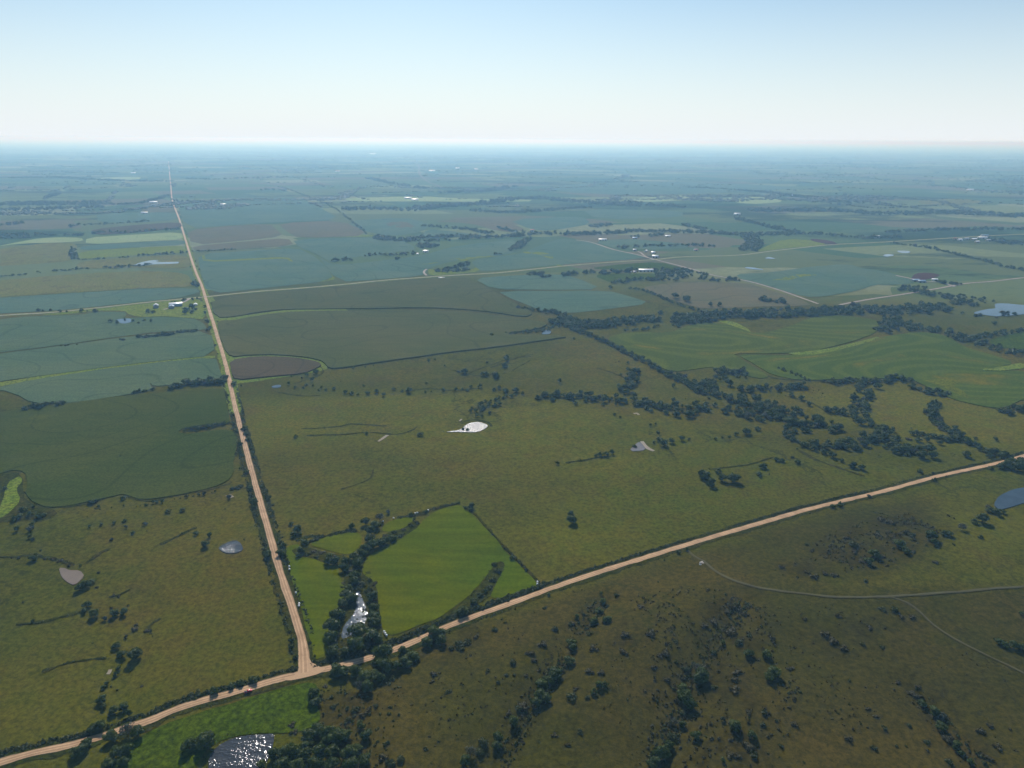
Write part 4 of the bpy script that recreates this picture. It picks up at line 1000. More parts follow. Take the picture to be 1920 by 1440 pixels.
crop(1400, 480, .2917, """840,840,52,T 110,1350,52,T 80,1400,34 145,1400,18 325,1325,36 190,1305,42 222,1310,36 295,1290,34,S 610,1315,34 680,1345,58,T 735,1358,46 1410,1275,62,T 1110,1380,32
1470,1170,30 1600,1178,34 465,860,12 850,1280,14 865,1290,12 620,990,54,T 350,915,44,T 400,950,50,T 285,890,46,T 130,945,26 135,965,30 70,1110,42 10,1130,50,T 270,1140,52,T 305,1180,44,T 325,1240,22
490,1260,46,T 550,1280,56,T 430,1235,50,T 390,1220,44,T 610,1220,56,T 640,1235,46,T 530,1210,50,T 1590,435,40,T 1470,380,40,S 1500,375,44,S 1640,370,50,G 1670,375,40,G 1720,372,40 1600,390,30,B 1285,350,50,T 1385,365,26
1585,290,22 1530,300,20 880,1160,70,T 800,1180,64,T 740,1150,60,T 750,1210,50,G 935,1120,40 970,1165,50 950,1250,60,L 1030,1275,40 1160,1240,80,T 1120,1280,70,T 1190,1280,70,T 1100,1240,60,T
1040,1170,50,B 1100,1180,50,L 1160,1180,50,T 1240,1200,50,T 1360,1150,60,T 1400,1185,44,T 1200,1020,80,T 1240,1060,60,G 1170,1030,50,T 1290,1105,50,T 1210,940,36 1640,1285,60,L 1560,1285,50,T 1690,1290,40,T 1530,1240,40,T
1650,1345,60,T 1700,1365,60,T 1750,1350,60,T 1800,1340,60,T 1570,1365,40""")
crop(0, 860, .25, """40,225,40 170,380,64,T 150,430,60,T 110,450,60,T 255,360,34 225,415,50,L 300,430,60 330,420,50 245,490,50,T 230,530,60,G 130,530,50,T 225,585,44 250,600,40 255,745,76,T
270,720,40,L 305,685,30 680,325,50 720,320,40 700,330,40 740,360,30 755,375,26 712,370,20 925,297,46,T 930,345,30,S 915,375,16 840,362,18 1095,345,32 1050,350,24 1020,358,20 1150,325,36 1180,325,30 1220,322,34 1310,300,18 1350,295,22
1400,283,30 1450,277,26 1490,268,32 1535,262,38 1590,250,18 1615,242,26 1780,210,60,S 1740,220,50,S 1810,200,50,S 1850,95,46,T 1800,75,26 1815,125,24 1880,225,42,T 1905,325,66,T 1725,290,40,G 1710,280,24,G 675,505,38,T 760,493,38,T
855,480,40,T 935,462,44,T 945,512,34,C 1000,555,42,T 1090,488,38,G 840,605,34,C 1260,395,46,T 1370,383,50,T 1470,560,48,L 1575,575,46,T 1540,645,66,T 640,945,90,T 600,970,76,T 690,920,60,L 655,1095,74,T
635,1140,56,T 710,1165,84,T 790,1200,52,C 860,1165,76,L 930,1150,72,L 960,1095,30 1105,540,16 1160,440,14 175,1075,26,S 605,800,30,L 1688,375,20 1585,365,12 1545,305,14 1740,590,16 1835,600,30,S 470,385,18 600,372,12 250,1215,40,L
90,740,30,B 150,740,34,B 340,745,40,B 400,745,50,B 450,760,44,B 520,800,40,B 740,850,40,B 720,960,34,B 850,1020,44,B 890,1035,36,B 830,1115,36,B 1030,1240,40,B 1910,500,20 655,435,18 690,420,12 700,440,12""")
crop(0, 1140, .25, """870,285,72,T 915,345,84,T 1020,350,135,T 945,215,36,C 697,255,28 890,450,52,T 870,495,50,T 845,530,34 800,570,46 775,595,42 835,580,30 882,608,36 765,690,78,T 780,735,56,T 850,765,90,L 930,745,84,L
970,790,70,T 1090,815,72,T 745,885,110,T 700,905,90,T 640,935,70,S 590,950,56,S 900,880,150,G 960,920,130,G 1040,930,120,T 1045,870,80,T 840,970,120,L 650,1020,110,T 590,1080,120,T 880,1090,110,T 960,1060,100,T
820,1160,110,L 930,1150,90,L 1397,285,18 1420,1030,130,T 1500,1000,120,T 1560,975,120,T 1710,950,26 1340,745,44 1380,722,46 1430,690,40 1500,680,50 1550,660,46 1612,622,62,T 1740,588,60,T 1810,568,60,T 1862,555,36
1900,535,60,T 130,1085,80,S 80,1090,70,S 180,1070,60,S 30,1120,60,S 480,990,50,S 350,1030,40,S 1000,500,12 710,550,16 705,640,14 1150,885,24 1010,150,60,B 1100,165,50,B 1060,580,40,B""")
crop(380, 1140, .2708, """85,575,72,T 200,540,58,T 265,520,58,T 355,500,72,T 440,480,52 480,475,52 505,470,40 630,420,50,S 640,340,42,S 615,250,54,S 560,30,22 600,210,26 590,110,22 770,600,100,T 785,650,86,T 930,60,130,T 900,130,130,T 890,210,120,T
900,300,100,T 1080,170,150,T 1180,200,150,T 1070,265,130,T 1000,300,100,T 1180,100,90,T 1180,50,80,T 1215,120,50,L 940,430,120,T 980,440,100,T 905,455,90,T 1060,440,110,L 1120,480,120,L 1180,470,110,T 1230,480,80,L
1140,550,100,L 1090,540,90,G 1240,320,150,T 1265,400,130,T 1230,370,120,T 1390,300,90,L 1440,330,100,L 1400,370,110,L 1350,400,100,T 1470,340,80,L 1490,220,110,T 1560,150,90,T 1600,180,110,L
1650,220,100,T 1640,170,90,L 1550,240,90,L 1520,140,70,S 1820,40,100,T 1780,60,70,S 740,880,120,T 800,840,120,T 860,870,120,T 930,900,140,T 980,880,110,T 720,950,110,L 630,1000,130,T 560,1000,110,L 500,1010,100,T
700,1020,120,T 800,1010,130,T 850,930,90,L 900,990,120,T 1020,1000,130,L 1070,970,100,L 1130,880,100,T 1100,820,56,T 1090,790,50,T 560,1080,130,T 660,1090,120,L 780,1080,130,T 900,1080,120,T 1020,1080,120,T 1120,1050,100,T
410,1080,80,L 1250,1020,90,B 1300,1060,80,S 1370,1040,80,S 1110,730,70,B 1050,700,60,S 1010,765,56,S 1150,690,60,B 1200,670,46,S 20,930,150,T 860,625,24,S 835,735,22,C 905,680,46,S 850,535,40,B 620,800,60,B 640,850,50,B 610,860,40,S
1310,480,50,S 1600,450,60,B 1590,500,50,B 1700,570,50,S 1430,720,16 1640,920,30,S 1545,970,40,S 1720,270,60,S 1780,250,60,S 1840,220,60,S 1890,190,60,B""")
crop(440, 900, .2396, """275,140,46,T 205,50,34 125,65,40 150,175,64,T 150,210,50 440,340,48,T 490,390,80,T 460,425,64,T 510,420,50,L 540,480,56,T 520,555,70,T 500,590,60,T 380,505,64,T 370,570,84,T 365,625,66,T 260,580,84,T
235,495,44,S 235,450,36,S 920,360,60,T 640,455,50,S 600,470,50,S 560,490,60,T 680,440,44,S 1020,330,76,T 1100,350,100,L 1060,400,100,T 1140,300,90,G 1200,250,50,G 1060,460,90,T 1090,510,100,L 1130,500,90,T 1180,480,80,T 1240,460,70,T
1020,540,100,L 1000,580,90,T 940,600,90,L 960,650,100,T 920,700,90,B 860,690,90,T 870,640,80,T 940,745,100,T 780,640,90,T 730,640,80,T 740,600,60,L 940,790,90,T 900,850,80,L 880,900,110,T 920,930,110,T 1000,810,80,S 1050,860,90,S
1080,920,100,T 1090,1000,110,T 1100,1080,110,T 1380,270,50,T 1500,250,34,T 1405,310,40,T 1755,175,28 1850,205,64,T 1808,220,34,T 480,950,46,T 505,1070,36 450,1260,60,T 440,1310,44 480,1385,50,T 375,1040,26 370,965,22 190,345,20 845,970,100,T 830,1040,90,T
760,600,70,B 680,560,60,B 620,550,60,B 640,600,50,S 570,570,60,S 1180,430,50,B 1250,400,50,S 1320,380,50,B 1380,350,56,S 1430,330,50,S 1300,430,50,S 970,850,60,S 1100,800,60,B 850,800,40,B 1060,780,50,S 425,820,34,S 560,1180,34,S 590,1270,40,S 420,710,36,S""")
crop(860, 860, .28125, """750,368,60,T 755,412,80,T 660,30,36 640,18,14 1650,120,92,T 1620,105,70,T 1680,165,70,T 1730,80,52,T 1758,132,66,T 1835,135,72,T 1390,598,40,T 1328,610,24 1460,622,38,L 1522,605,36,T 1490,560,30 1165,672,32,C 1370,670,30,S
225,505,20,C 305,600,20,C 355,660,38,T 450,745,28,C 420,712,22,C 330,640,18 600,905,36,T 270,940,36,T 25,1020,90,T 155,1060,30 1050,905,46,S 960,950,60,L 930,1010,50,T 905,1080,60,T 990,1070,70,L 790,1055,46,T 760,1090,50,B 830,1030,36,S 575,990,34,S
305,1090,28,S 380,1000,24,S 415,950,24,S 1215,980,50,B 1330,815,24,S 620,850,36,S 1840,465,26,C 1820,980,70,B 1790,1010,60,B 1900,1030,40,B 950,900,30 600,880,20 160,1040,24 290,960,30,S 80,340,40,T 45,330,26,C 230,800,60,S 260,740,60,S 200,850,60,S 150,900,70,S 100,950,70,T 180,880,50,L 240,700,50,S""")
crop(860, 1140, .28125, """750,230,72,T 760,265,60,T 735,350,84,T 640,440,112,T 615,475,90,T 550,515,100,L 545,575,112,T 580,605,84,T 515,630,80,T 430,640,90,B 400,660,70,S 335,690,50,B 370,755,80,L 260,865,84,T 255,910,76,T 170,890,90,S 140,950,90,S 80,960,90,G
40,1020,90,T 1600,400,104,G 1620,455,116,T 1600,480,84,T 1495,545,100,L 1510,600,120,T 1540,645,100,T 1490,690,70,S 1580,850,76,T 1440,760,70,G 1490,775,60,T 1425,850,80,S 1400,920,80,T 1340,970,110,T 1300,1030,100,L 1380,970,84,T 1760,230,44,T 640,130,56,S
785,65,44,S 745,100,44,S 240,135,54,S 870,160,60,S 900,90,60,L 985,75,70,B 940,20,56,L 935,515,60,L 975,510,50,T 900,550,56,T 860,590,44,S 760,580,90,S 780,530,50,B 950,420,60,B 870,410,70,B 810,820,54,S 640,840,54,B 730,905,50,B 1450,215,46,S 1380,290,80,B 1340,310,54,B 1100,280,80,B
1110,170,70,B 900,260,70,B 560,230,76,B 480,290,80,B 500,340,50,B 360,355,64,S 190,415,38,S 265,490,40,S 320,440,40,S 450,445,36,B 370,440,36,S 1840,790,76,S 1280,160,80,B 1300,385,60,B 1840,470,60,B 1240,545,36,B 1390,470,50,B 1450,350,50,S 1860,230,60,S 1700,290,60,S 1640,110,60,B
1700,80,70,B 1820,150,80,B 1510,400,60,S 1700,520,50,S 1760,740,40,C 1760,1010,50,L 1860,980,60,B 1410,860,60,S 10,260,60,S 60,230,50,S 0,230,80,S""")
crop(1360, 860, .2917, """485,318,52,T 290,385,42,T 575,303,32 312,380,16 180,415,20 55,450,30 1065,178,42 690,305,42,L 735,295,42,L 925,242,32,G 1135,182,32,G 1345,135,38,T 1335,95,20,C 1210,135,34,G 1250,82,38,T 1420,115,16,G 240,48,56,T 215,100,40,T 280,100,18
325,10,32 365,15,32 465,25,36 750,12,30 820,42,54,T 875,60,48,T 50,130,80,T 1700,60,34,G 1765,50,64,T 1820,45,84,T 1880,60,84,T 1740,345,66,T 1700,330,60,T 1650,390,84,T 1600,400,60,L 1520,440,72,G 1430,480,60,T 1400,480,46,T 1320,500,84,T 1340,540,50,T 1120,545,80,L 1160,590,60,T
960,615,80,L 920,665,60,T 880,650,60,B 570,750,60,B 700,740,54,B 1010,620,50,B 820,540,84,S 780,500,60,B 980,480,44,B 1160,460,60,B 1190,480,60,S 1430,360,30,B 1470,380,26,B 1690,300,44,B 830,590,60,B 640,730,50,B 520,720,50,B 360,690,44,B 520,545,40,S 560,580,40,B 1060,400,70,B 1000,380,60,B
900,780,44,S 1700,485,14 1465,545,30,S 1900,995,36,L 720,1000,50,B 1080,960,60,S 1010,960,54,S 1130,1010,44,B 1200,1010,50,B 1350,660,44,B 1640,500,40 1780,340,40""")
crop(1360, 1140, .2917, """310,410,100,L 280,440,80,T 150,290,84,T 265,300,74,T 80,400,80,B 60,510,84,B 60,760,90,L 170,820,80,T 150,880,90,B 1340,665,80,L 1380,700,60,G 1385,760,80,T 1430,830,90,B 1480,880,80,T 1510,930,60,T 1265,615,64,T 1760,215,60,T 1800,235,60,T 1850,240,70,T 1900,250,70,L
1730,190,30 1570,990,56,T 790,830,64,B 950,890,44,S 360,885,42,S 640,160,70,B 690,200,80,B 760,250,64,B 1010,245,42,S 880,225,42,S 40,140,100,B 90,210,70,S 415,380,60,B 800,460,34,S 795,612,28,S 970,690,50,B 920,640,50,B 1020,760,44,S 1180,750,40,S 870,740,30,S 450,740,50,B 440,575,50,B 250,660,56,S 150,660,60,B
240,740,50,S 30,930,80,B 180,930,70,S 1290,850,50,S 1160,880,34,S 1100,880,34,S 1440,980,60,S 1300,910,34,B 1400,690,50,G 1200,540,70,B 1250,560,60,B 1110,470,50,B 930,120,50,B 1640,780,70,B 1750,880,70,B 1700,960,70,B 1240,500,44,B 1700,750,50,B 150,170,44,S 510,65,44,B 130,35,52,B 730,45,50,B""")
crop(0, 540, .25, """290,165,40,T 325,170,26 380,165,26 450,175,36,T 500,177,20 612,172,36,T 715,172,46,T 655,172,20 1110,180,40,T 1150,180,40,T 1380,90,36,T 1290,105,16,C 1312,105,16,C 1445,85,30,T 1480,80,22 1400,160,60,T 1440,150,56,T 1390,185,44,T 1440,180,46,T 1470,160,30 1540,140,24 1540,185,34,T 1555,245,40,T 1575,300,36 1555,318,36
830,250,36,T 880,258,44,T 935,232,26 1000,245,30,L 1080,243,26 1135,247,26 1040,263,20 925,385,40,S 905,385,24 490,432,30,S 460,433,28,S 515,428,20 580,423,20 1750,950,24,T 1705,800,22 1750,745,70,T 1720,770,40 1755,720,50,T 1440,1055,40,T 1385,1072,36 1720,1010,26 1800,1165,36 1785,1215,34 1800,1240,30 900,1260,20,L 1810,735,20""")

BELTS = [  # pixel polyline, width m, spacing m, size range m
 ([(967,577),(1012,584),(1057,592),(1069,612)], 20, 9, 8, 13), ([(1057,598),(1062,606),(1069,615),(1114,632),(1153,652),(1198,674),(1249,702),(1294,725),(1320,741)], 14, 6.5, 8, 12),
 ([(1042,600),(1075,608),(1110,610),(1150,608),(1190,602),(1222,597)], 60, 5, 10, 16), ([(1045,612),(1030,616),(1000,622),(975,625),(950,627)], 22, 9, 7, 11), ([(1170,620),(1200,619),(1235,612)], 14, 9, 6, 9),
 ([(1260,598),(1300,600),(1350,590),(1390,590),(1440,590),(1500,588),(1560,585),(1620,583),(1680,585),(1740,580),(1770,576)], 70, 3.6, 9, 16),
 ([(1260,612),(1290,606),(1320,600),(1350,596)], 30, 7, 8, 12), ([(1425,561),(1460,566),(1490,571)], 40, 7, 8, 13), ([(1650,605),(1690,612),(1720,616),(1750,620),(1780,627),(1808,637),(1867,655),(1925,668)], 45, 4.5, 9, 14),
 ([(1650,622),(1680,617),(1710,616)], 50, 7, 9, 14), ([(1655,594),(1675,600),(1685,608)], 60, 7, 8, 13), ([(1823,637),(1850,632),(1881,626),(1925,619)], 22, 6, 8, 12),
 ([(1686,541),(1735,550),(1794,562),(1810,575)], 55, 5, 8, 14), ([(1690,540),(1715,541),(1740,541)], 30, 7, 8, 13), ([(1756,528),(1775,532),(1803,534)], 20, 6, 9, 13), ([(1795,556),(1830,560),(1845,565)], 26, 8, 7, 11),
 ([(1178,541),(1205,545),(1235,556),(1262,568),(1294,579),(1316,586)], 10, 6, 6, 10), ([(990,517),(1005,512),(1022,521)], 40, 7, 9, 13),
 ([(1049,518),(1075,515),(1097,511),(1130,513),(1160,510),(1198,509)], 36, 6, 10, 15), ([(1226,505),(1250,512),(1285,508)], 60, 6, 10, 15), ([(1230,520),(1255,516),(1290,520)], 60, 6, 10, 15),
 ([(1152,533),(1170,528),(1195,524)], 30, 7, 9, 14), ([(1203,527),(1240,524),(1270,526)], 36, 6, 10, 14), ([(1310,522),(1340,526),(1385,525)], 40, 7, 9, 14), ([(1290,512),(1310,513),(1325,517)], 30, 9, 8, 12),
 ([(814,512),(840,506),(860,500),(884,495)], 34, 6, 9, 14), ([(830,510),(860,509),(880,506)], 24, 7, 9, 14), ([(625,491),(645,488),(662,488)], 30, 7, 9, 14), ([(685,481),(710,478),(745,479),(782,476)], 30, 7, 9, 14), ([(748,484),(752,487)], 30, 9, 10, 14),
 ([(702,444),(740,450),(800,446),(850,444),(900,446),(960,444),(1000,438),(1038,440)], 60, 6, 10, 16), ([(700,448),(760,453),(840,451),(890,446)], 40, 8, 10, 15), ([(792,424),(840,428),(880,432),(920,438)], 50, 7, 10, 15), ([(790,458),(800,465),(812,459)], 60, 7, 10, 16), ([(930,426),(960,434),(985,435)], 40, 9, 10, 14),
 ([(950,470),(962,470),(972,463),(980,455),(990,449)], 40, 7, 10, 15), ([(926,477),(940,478)], 16, 8, 9, 12),
 ([(1050,440),(1120,439),(1200,434),(1280,436),(1340,438),(1397,442),(1413,455),(1402,471)], 70, 6, 10, 16), ([(1110,427),(1140,421)], 80, 9, 10, 16), ([(1160,465),(1200,463),(1280,461),(1340,462)], 40, 7, 10, 14), ([(1180,445),(1215,444),(1240,441)], 40, 9, 10, 14),
 ([(1280,422),(1320,431),(1360,440)], 50, 8, 10, 15), ([(1380,410),(1430,423),(1497,437),(1563,442),(1613,447),(1690,445)], 50, 7, 10, 16), ([(1395,442),(1430,440),(1470,440),(1500,437)], 90, 8, 10, 16),
 ([(1670,457),(1705,461),(1747,467),(1780,475),(1813,483),(1850,491),(1880,500),(1925,509)], 18, 6, 8, 12), ([(1663,437),(1700,434),(1747,432),(1800,431),(1847,430),(1925,431)], 55, 8, 10, 15), ([(1860,450),(1900,458),(1925,455)], 80, 9, 10, 15),
 ([(1413,397),(1513,395),(1580,396),(1647,402),(1700,401),(1780,400),(1850,402),(1925,408)], 150, 10, 11, 17), ([(1280,352),(1340,354),(1397,358),(1440,362),(1480,367),(1510,372)], 90, 14, 11, 17), ([(1480,367),(1560,378),(1620,382)], 80, 18, 11, 17),
 ([(640,393),(700,392),(773,394),(813,388),(880,385),(940,377),(1000,372),(1073,378),(1140,383),(1200,380)], 150, 11, 11, 17), ([(887,395),(950,399),(1007,396),(1073,391),(1100,389)], 90, 11, 11, 17), ([(1140,383),(1180,386),(1240,386),(1280,390)], 120, 13, 11, 17),
 ([(820,362),(900,360),(960,350)], 120, 16, 12, 18), ([(690,335),(740,345),(800,355)], 90, 18, 12, 18), ([(0,440),(67,441),(150,442),(190,436),(233,437),(290,433),(338,431)], 34, 8, 9, 14), ([(0,446),(60,446)], 60, 10, 9, 14),
 ([(141,488),(140,482),(136,474),(141,467)], 22, 8, 9, 13), ([(155,488),(178,487),(200,485)], 16, 8, 8, 11), ([(222,484),(240,483)], 14, 9, 8, 11), ([(256,481),(300,478),(305,477),(328,477)], 16, 7, 8, 12), ([(338,475),(354,474)], 16, 8, 8, 12),
 ([(0,520),(33,517),(53,515)], 16, 8, 8, 12), ([(66,512),(76,512)], 12, 9, 8, 10), ([(94,509),(123,508),(150,505),(166,505)], 16, 8, 8, 12), ([(193,503),(230,502),(283,498)], 20, 7, 8, 12), ([(368,473),(405,471),(443,468)], 16, 8, 8, 12), ([(366,538),(368,532)], 16, 7, 10, 14),
 ([(0,424),(20,421),(43,418)], 60, 9, 10, 14), ([(127,427),(150,423),(200,421),(283,415)], 26, 9, 9, 13), ([(200,383),(240,384),(280,378),(318,366)], 50, 10, 10, 15), ([(330,380),(365,378),(400,382)], 70, 14, 10, 15), ([(90,372),(110,362)], 60, 12, 10, 15),
 ([(15,335),(100,333),(150,336),(240,340),(320,341)], 110, 14, 12, 17), ([(60,328),(150,325),(220,325)], 90, 20, 12, 17), ([(340,335),(400,337),(450,335),(540,333)], 70, 18, 12, 17), ([(490,357),(515,356)], 60, 14, 11, 15), ([(520,350),(545,357),(600,378),(640,400),(690,440)], 12, 18, 7, 10),
 ([(257,635),(280,632),(310,628),(326,627)], 14, 6, 8, 11), ([(330,625),(350,623),(370,622)], 10, 6, 7, 10), ([(326,725),(350,722),(380,719),(400,718),(421,716)], 18, 4.5, 11, 15), ([(243,738),(270,735),(290,733)], 8, 8, 5, 8), ([(312,732),(322,730)], 10, 6, 8, 10),
 ([(46,767),(65,765),(85,763)], 12, 5, 8, 11), ([(94,761),(108,759),(119,757)], 12, 6, 8, 11), ([(346,808),(370,804),(395,800),(420,797)], 10, 5, 6, 9), ([(1878,776),(1900,770),(1925,765),(1960,757)], 14, 4.5, 10, 13),
 ([(1546,719),(1575,716),(1604,716),(1662,714),(1706,711)], 22, 5.5, 8, 13), ([(1400,728),(1430,731),(1467,729),(1511,725)], 26, 6, 8, 13), ([(1340,700),(1370,697),(1400,698)], 30, 6, 9, 13), ([(1610,719),(1622,734),(1610,757),(1613,786),(1642,801),(1662,815)], 24, 6, 8, 13),
 ([(1706,725),(1744,737),(1779,742)], 20, 6, 8, 12), ([(1753,754),(1747,777),(1767,801),(1794,815),(1820,836),(1867,856)], 18, 7, 7, 12), ([(1400,757),(1429,772),(1473,786),(1531,795),(1575,806)], 44, 5.5, 8, 14), ([(1540,769),(1590,778),(1605,782)], 16, 6, 8, 12),
 ([(1511,836),(1560,833),(1604,836),(1648,815),(1662,830),(1690,848)], 32, 6.5, 8, 13), ([(1706,812),(1750,819),(1794,830)], 14, 6, 7, 11), ([(1710,840),(1738,850)], 36, 7, 9, 13), ([(1473,812),(1493,830),(1510,838)], 12, 9, 7, 11),
 ([(1880,862),(1925,868),(1960,872)], 30, 5, 9, 13), ([(1004,746),(1040,744),(1069,742),(1114,747),(1153,750),(1195,756),(1237,761),(1294,772),(1310,776)], 26, 6.5, 7, 12), ([(1184,692),(1192,711),(1172,727),(1178,744)], 26, 8, 8, 12),
 ([(1249,702),(1290,716),(1330,732),(1360,745),(1400,757)], 28, 7, 8, 13), ([(1300,760),(1350,770),(1400,776),(1440,786),(1480,800),(1500,812)], 34, 7, 8, 13), ([(1380,745),(1420,752),(1460,765),(1500,778)], 22, 8, 8, 12), ([(1460,690),(1490,703),(1520,716)], 10, 10, 5, 8),
 ([(1330,730),(1345,712),(1370,700),(1392,708)], 20, 9, 7, 11), ([(880,775),(900,764),(925,752),(945,745),(970,742)], 16, 9, 5, 8), ([(0,386),(60,381),(100,383),(195,381)], 240, 9, 10, 15), ([(0,395),(100,392),(190,388)], 160, 9, 10, 15),
]
BELT_SPAN = []
for px, width, sp, smin, smax in BELTS:
    W = [gp(*p) for p in px]
    D = float(np.hypot(*np.array(W).mean(0)))
    C = catmull(W, 3.0)
    s = np.concatenate([[0], np.cumsum(np.hypot(*np.diff(C, axis=0).T))]); Lh = s[-1]
    n = int(Lh / sp * max(1.0, width / 30.0) * (1.55 if D < 1700 else .95 if D < 3000 else .85 if D < 4500 else .6)) + 1
    d = np.gradient(C, axis=0); d /= np.maximum(1e-6, np.hypot(d[:, 0], d[:, 1]))[:, None]
    for k in range(n):
        t = random.random() * Lh if width > 30 else (k + random.uniform(.1, .9)) / n * Lh
        i = min(len(C) - 1, int(np.searchsorted(s, t)))
        o = random.uniform(-.5, .5) * width
        x = C[i, 0] - d[i, 1] * o; y = C[i, 1] + d[i, 0] * o
        r = random.uniform(smin, smax) * random.uniform(.75, 1.15) * (1.08 if D < 1700 else 1.2 if D < 3000 else 1.35 if D < 4500 else 1.6)
        kind = random.choices(['broad', 'light', 'gray', 'cedar'], [.80, .11, .03, .06])[0]
        if kind == 'cedar': r *= .7
        TR.append([x, y, r, kind])

# low brush along the roads and fences: joined masses of small shrubs
BRUSH = []   # x, y, size
def brush_line(px, off, width, sp, smin, smax, amt=1.0, kind='shrub', seed=3):
    C = catmull([gp(*p) for p in px], 2.0)
    s = np.concatenate([[0], np.cumsum(np.hypot(*np.diff(C, axis=0).T))])
    d = np.gradient(C, axis=0); d /= np.maximum(1e-6, np.hypot(d[:, 0], d[:, 1]))[:, None]
    t = 0.0
    while t < s[-1]:
        i = min(len(C) - 1, int(np.searchsorted(s, t))); D = float(np.hypot(*C[i]))
        g = .5 + .5 * float(vnoise(C[i, 0], C[i, 1], 45, seed))
        if random.random() < amt * (.35 + 1.1 * g):
            o = off + random.uniform(-.5, .5) * width
            BRUSH.append((C[i, 0] - d[i, 1] * o, C[i, 1] + d[i, 0] * o, random.uniform(smin, smax) * (.7 + .6 * g), kind))
        t += sp * (1 + D / 2500)
brush_line([p for p in LOWER_ROAD if p[0] <= 570], 8.0, 4.5, .55, 3.0, 6.2)
brush_line([p for p in LOWER_ROAD if p[0] >= 570 and p[0] <= 1040], 8.5, 5, .5, 3.0, 6.0)
brush_line([p for p in LOWER_ROAD if p[0] >= 1035], 8.0, 3.6, .55, 2.2, 4.4)
brush_line([p for p in LOWER_ROAD if p[0] >= 600], -7.0, 2.5, 1.6, 1.2, 2.6, .6)
brush_line([p for p in LOWER_ROAD if p[0] <= 570], -7.0, 2.5, 2.4, 1.2, 2.4, .5)
brush_line([p for p in LONG_ROAD if p[1] >= 700], 8.5, 4, 1.0, 2.2, 5.4, .8)
brush_line([p for p in LONG_ROAD if p[1] >= 700], -9.0, 4, 1.1, 2.2, 5.2, .75)
brush_line([p for p in LONG_ROAD if 560 <= p[1] <= 720], 9.0, 3, 5, 2, 5, .5)
brush_line([p for p in LONG_ROAD if p[1] <= 700], 10, 3, 14, 3, 8, .35); brush_line([p for p in LONG_ROAD if p[1] <= 700], -10, 3, 14, 3, 8, .35)
for px, w in DITCH: brush_line(px, 0, w * .6, 1.2, 1.3, 3.2, .6)
brush_line([(556,1014),(580,1006),(610,1005),(650,997),(668,995)], 0, 5, .5, 2.6, 4.6)
brush_line([(745,972),(780,965),(820,952),(860,943)], 0, 5, .55, 2.2, 4.4)
brush_line([(868,950),(884,958),(905,980),(935,1015),(965,1045),(990,1070),(1012,1094)], 0, 2.4, .7, 1.4, 3.0, .8)
brush_line([(600,610),(640,604)], 0, 2, 5, 2, 3, .3)

def brush_area(px, per_ha, smin, smax, kind, wl=60, thr=0.0, seed=9):
    q = [gp(*p) for p in px]; A = np.array(q); lo, hi = A.min(0), A.max(0)
    n = int((hi[0] - lo[0]) * (hi[1] - lo[1]) / 10000 * per_ha)
    X = rng.uniform(lo[0], hi[0], n); Y = rng.uniform(lo[1], hi[1], n)
    k = in_poly(X, Y, q) & (vnoise(X, Y, wl, seed) * .65 + vnoise(X, Y, wl * .3, seed + 1) * .35 + rng.uniform(-.25, .25, n) > thr)
    for x, y in zip(X[k], Y[k]): BRUSH.append((x, y, random.uniform(smin, smax) * random.uniform(.7, 1.2), kind))
HP = [(700,1475),(690,1300),(790,1225),(900,1172),(1035,1120),(1130,1092),(1400,1125),(1560,1130),(1900,1250),(1960,1475)]
brush_area(HP, 200, 1.2, 3.2, 'brown', 48, .10); brush_area(HP, 70, 1.2, 2.8, 'shrub', 40, .20, 14)
SC = [(1180,1120),(1300,1095),(1430,1130),(1500,1290),(1470,1475),(1270,1475),(1210,1250)]
brush_area(SC, 330, 2.0, 4.6, 'brown', 34, .04, 20); brush_area(SC, 240, 1.8, 4.2, 'shrub', 28, .14, 24)
SD = [(1540,1010),(1600,975),(1700,962),(1775,1000),(1700,1045),(1640,1072),(1490,1088),(1430,1062),(1500,1050)]
brush_area(SD, 420, 2.0, 5.0, 'brown', 36, -.05, 30); brush_area(SD, 300, 2.0, 4.6, 'shrub', 26, .10, 34)
brush_area([(1400,1010),(1560,955),(1740,940),(1800,1010),(1700,1090),(1450,1100)], 120, .5, 1.6, 'brown', 40, .1, 36)
SE = [(600,1290),(720,1250),(760,1300),(720,1475),(600,1475)]
brush_area(SE, 420, 1.8, 4.6, 'shrub', 24, .0, 40); brush_area(SE, 220, .8, 2.2, 'brown', 24, .05, 44)
brush_area([(640,1108),(646,1083),(640,1060),(680,1040),(700,1088),(712,1140),(718,1190),(700,1215),(620,1240),(630,1150)], 600, 1.8, 4.6, 'shrub', 20, -.2, 50)
brush_area([(936,1052),(949,1058),(942,1076),(926,1103),(900,1135),(830,1165),(745,1195),(823,1162),(888,1108),(915,1070)], 700, 1.5, 4.0, 'shrub', 22, -.25, 54)
brush_area([(545,1030),(575,1026),(612,1036),(650,1043),(640,1060),(584,1046)], 700, 1.4, 3.6, 'brown', 22, -.2, 56)
brush_area([(709,1026),(722,1000),(770,982),(790,976),(786,988),(745,1015)], 800, 1.5, 3.8, 'shrub', 22, -.2, 58)
brush_area([(-40,890),(44,890),(46,930),(110,960),(60,985),(-40,985)], 160, 1, 2.4, 'shrub', 22, .15, 60)
brush_area([(160,1160),(280,1130),(300,1250),(260,1370),(180,1370)], 90, .6, 2, 'shrub', 22, .2, 62)
brush_area([(1290,690),(1560,715),(1700,715),(1860,850),(1700,862),(1480,830),(1240,775)], 60, 1, 3.5, 'shrub', 50, .08, 64)
brush_area([(600,680),(960,660),(1180,700),(1240,770),(900,750),(560,725)], 9, 1, 3, 'shrub', 70, .1, 66)
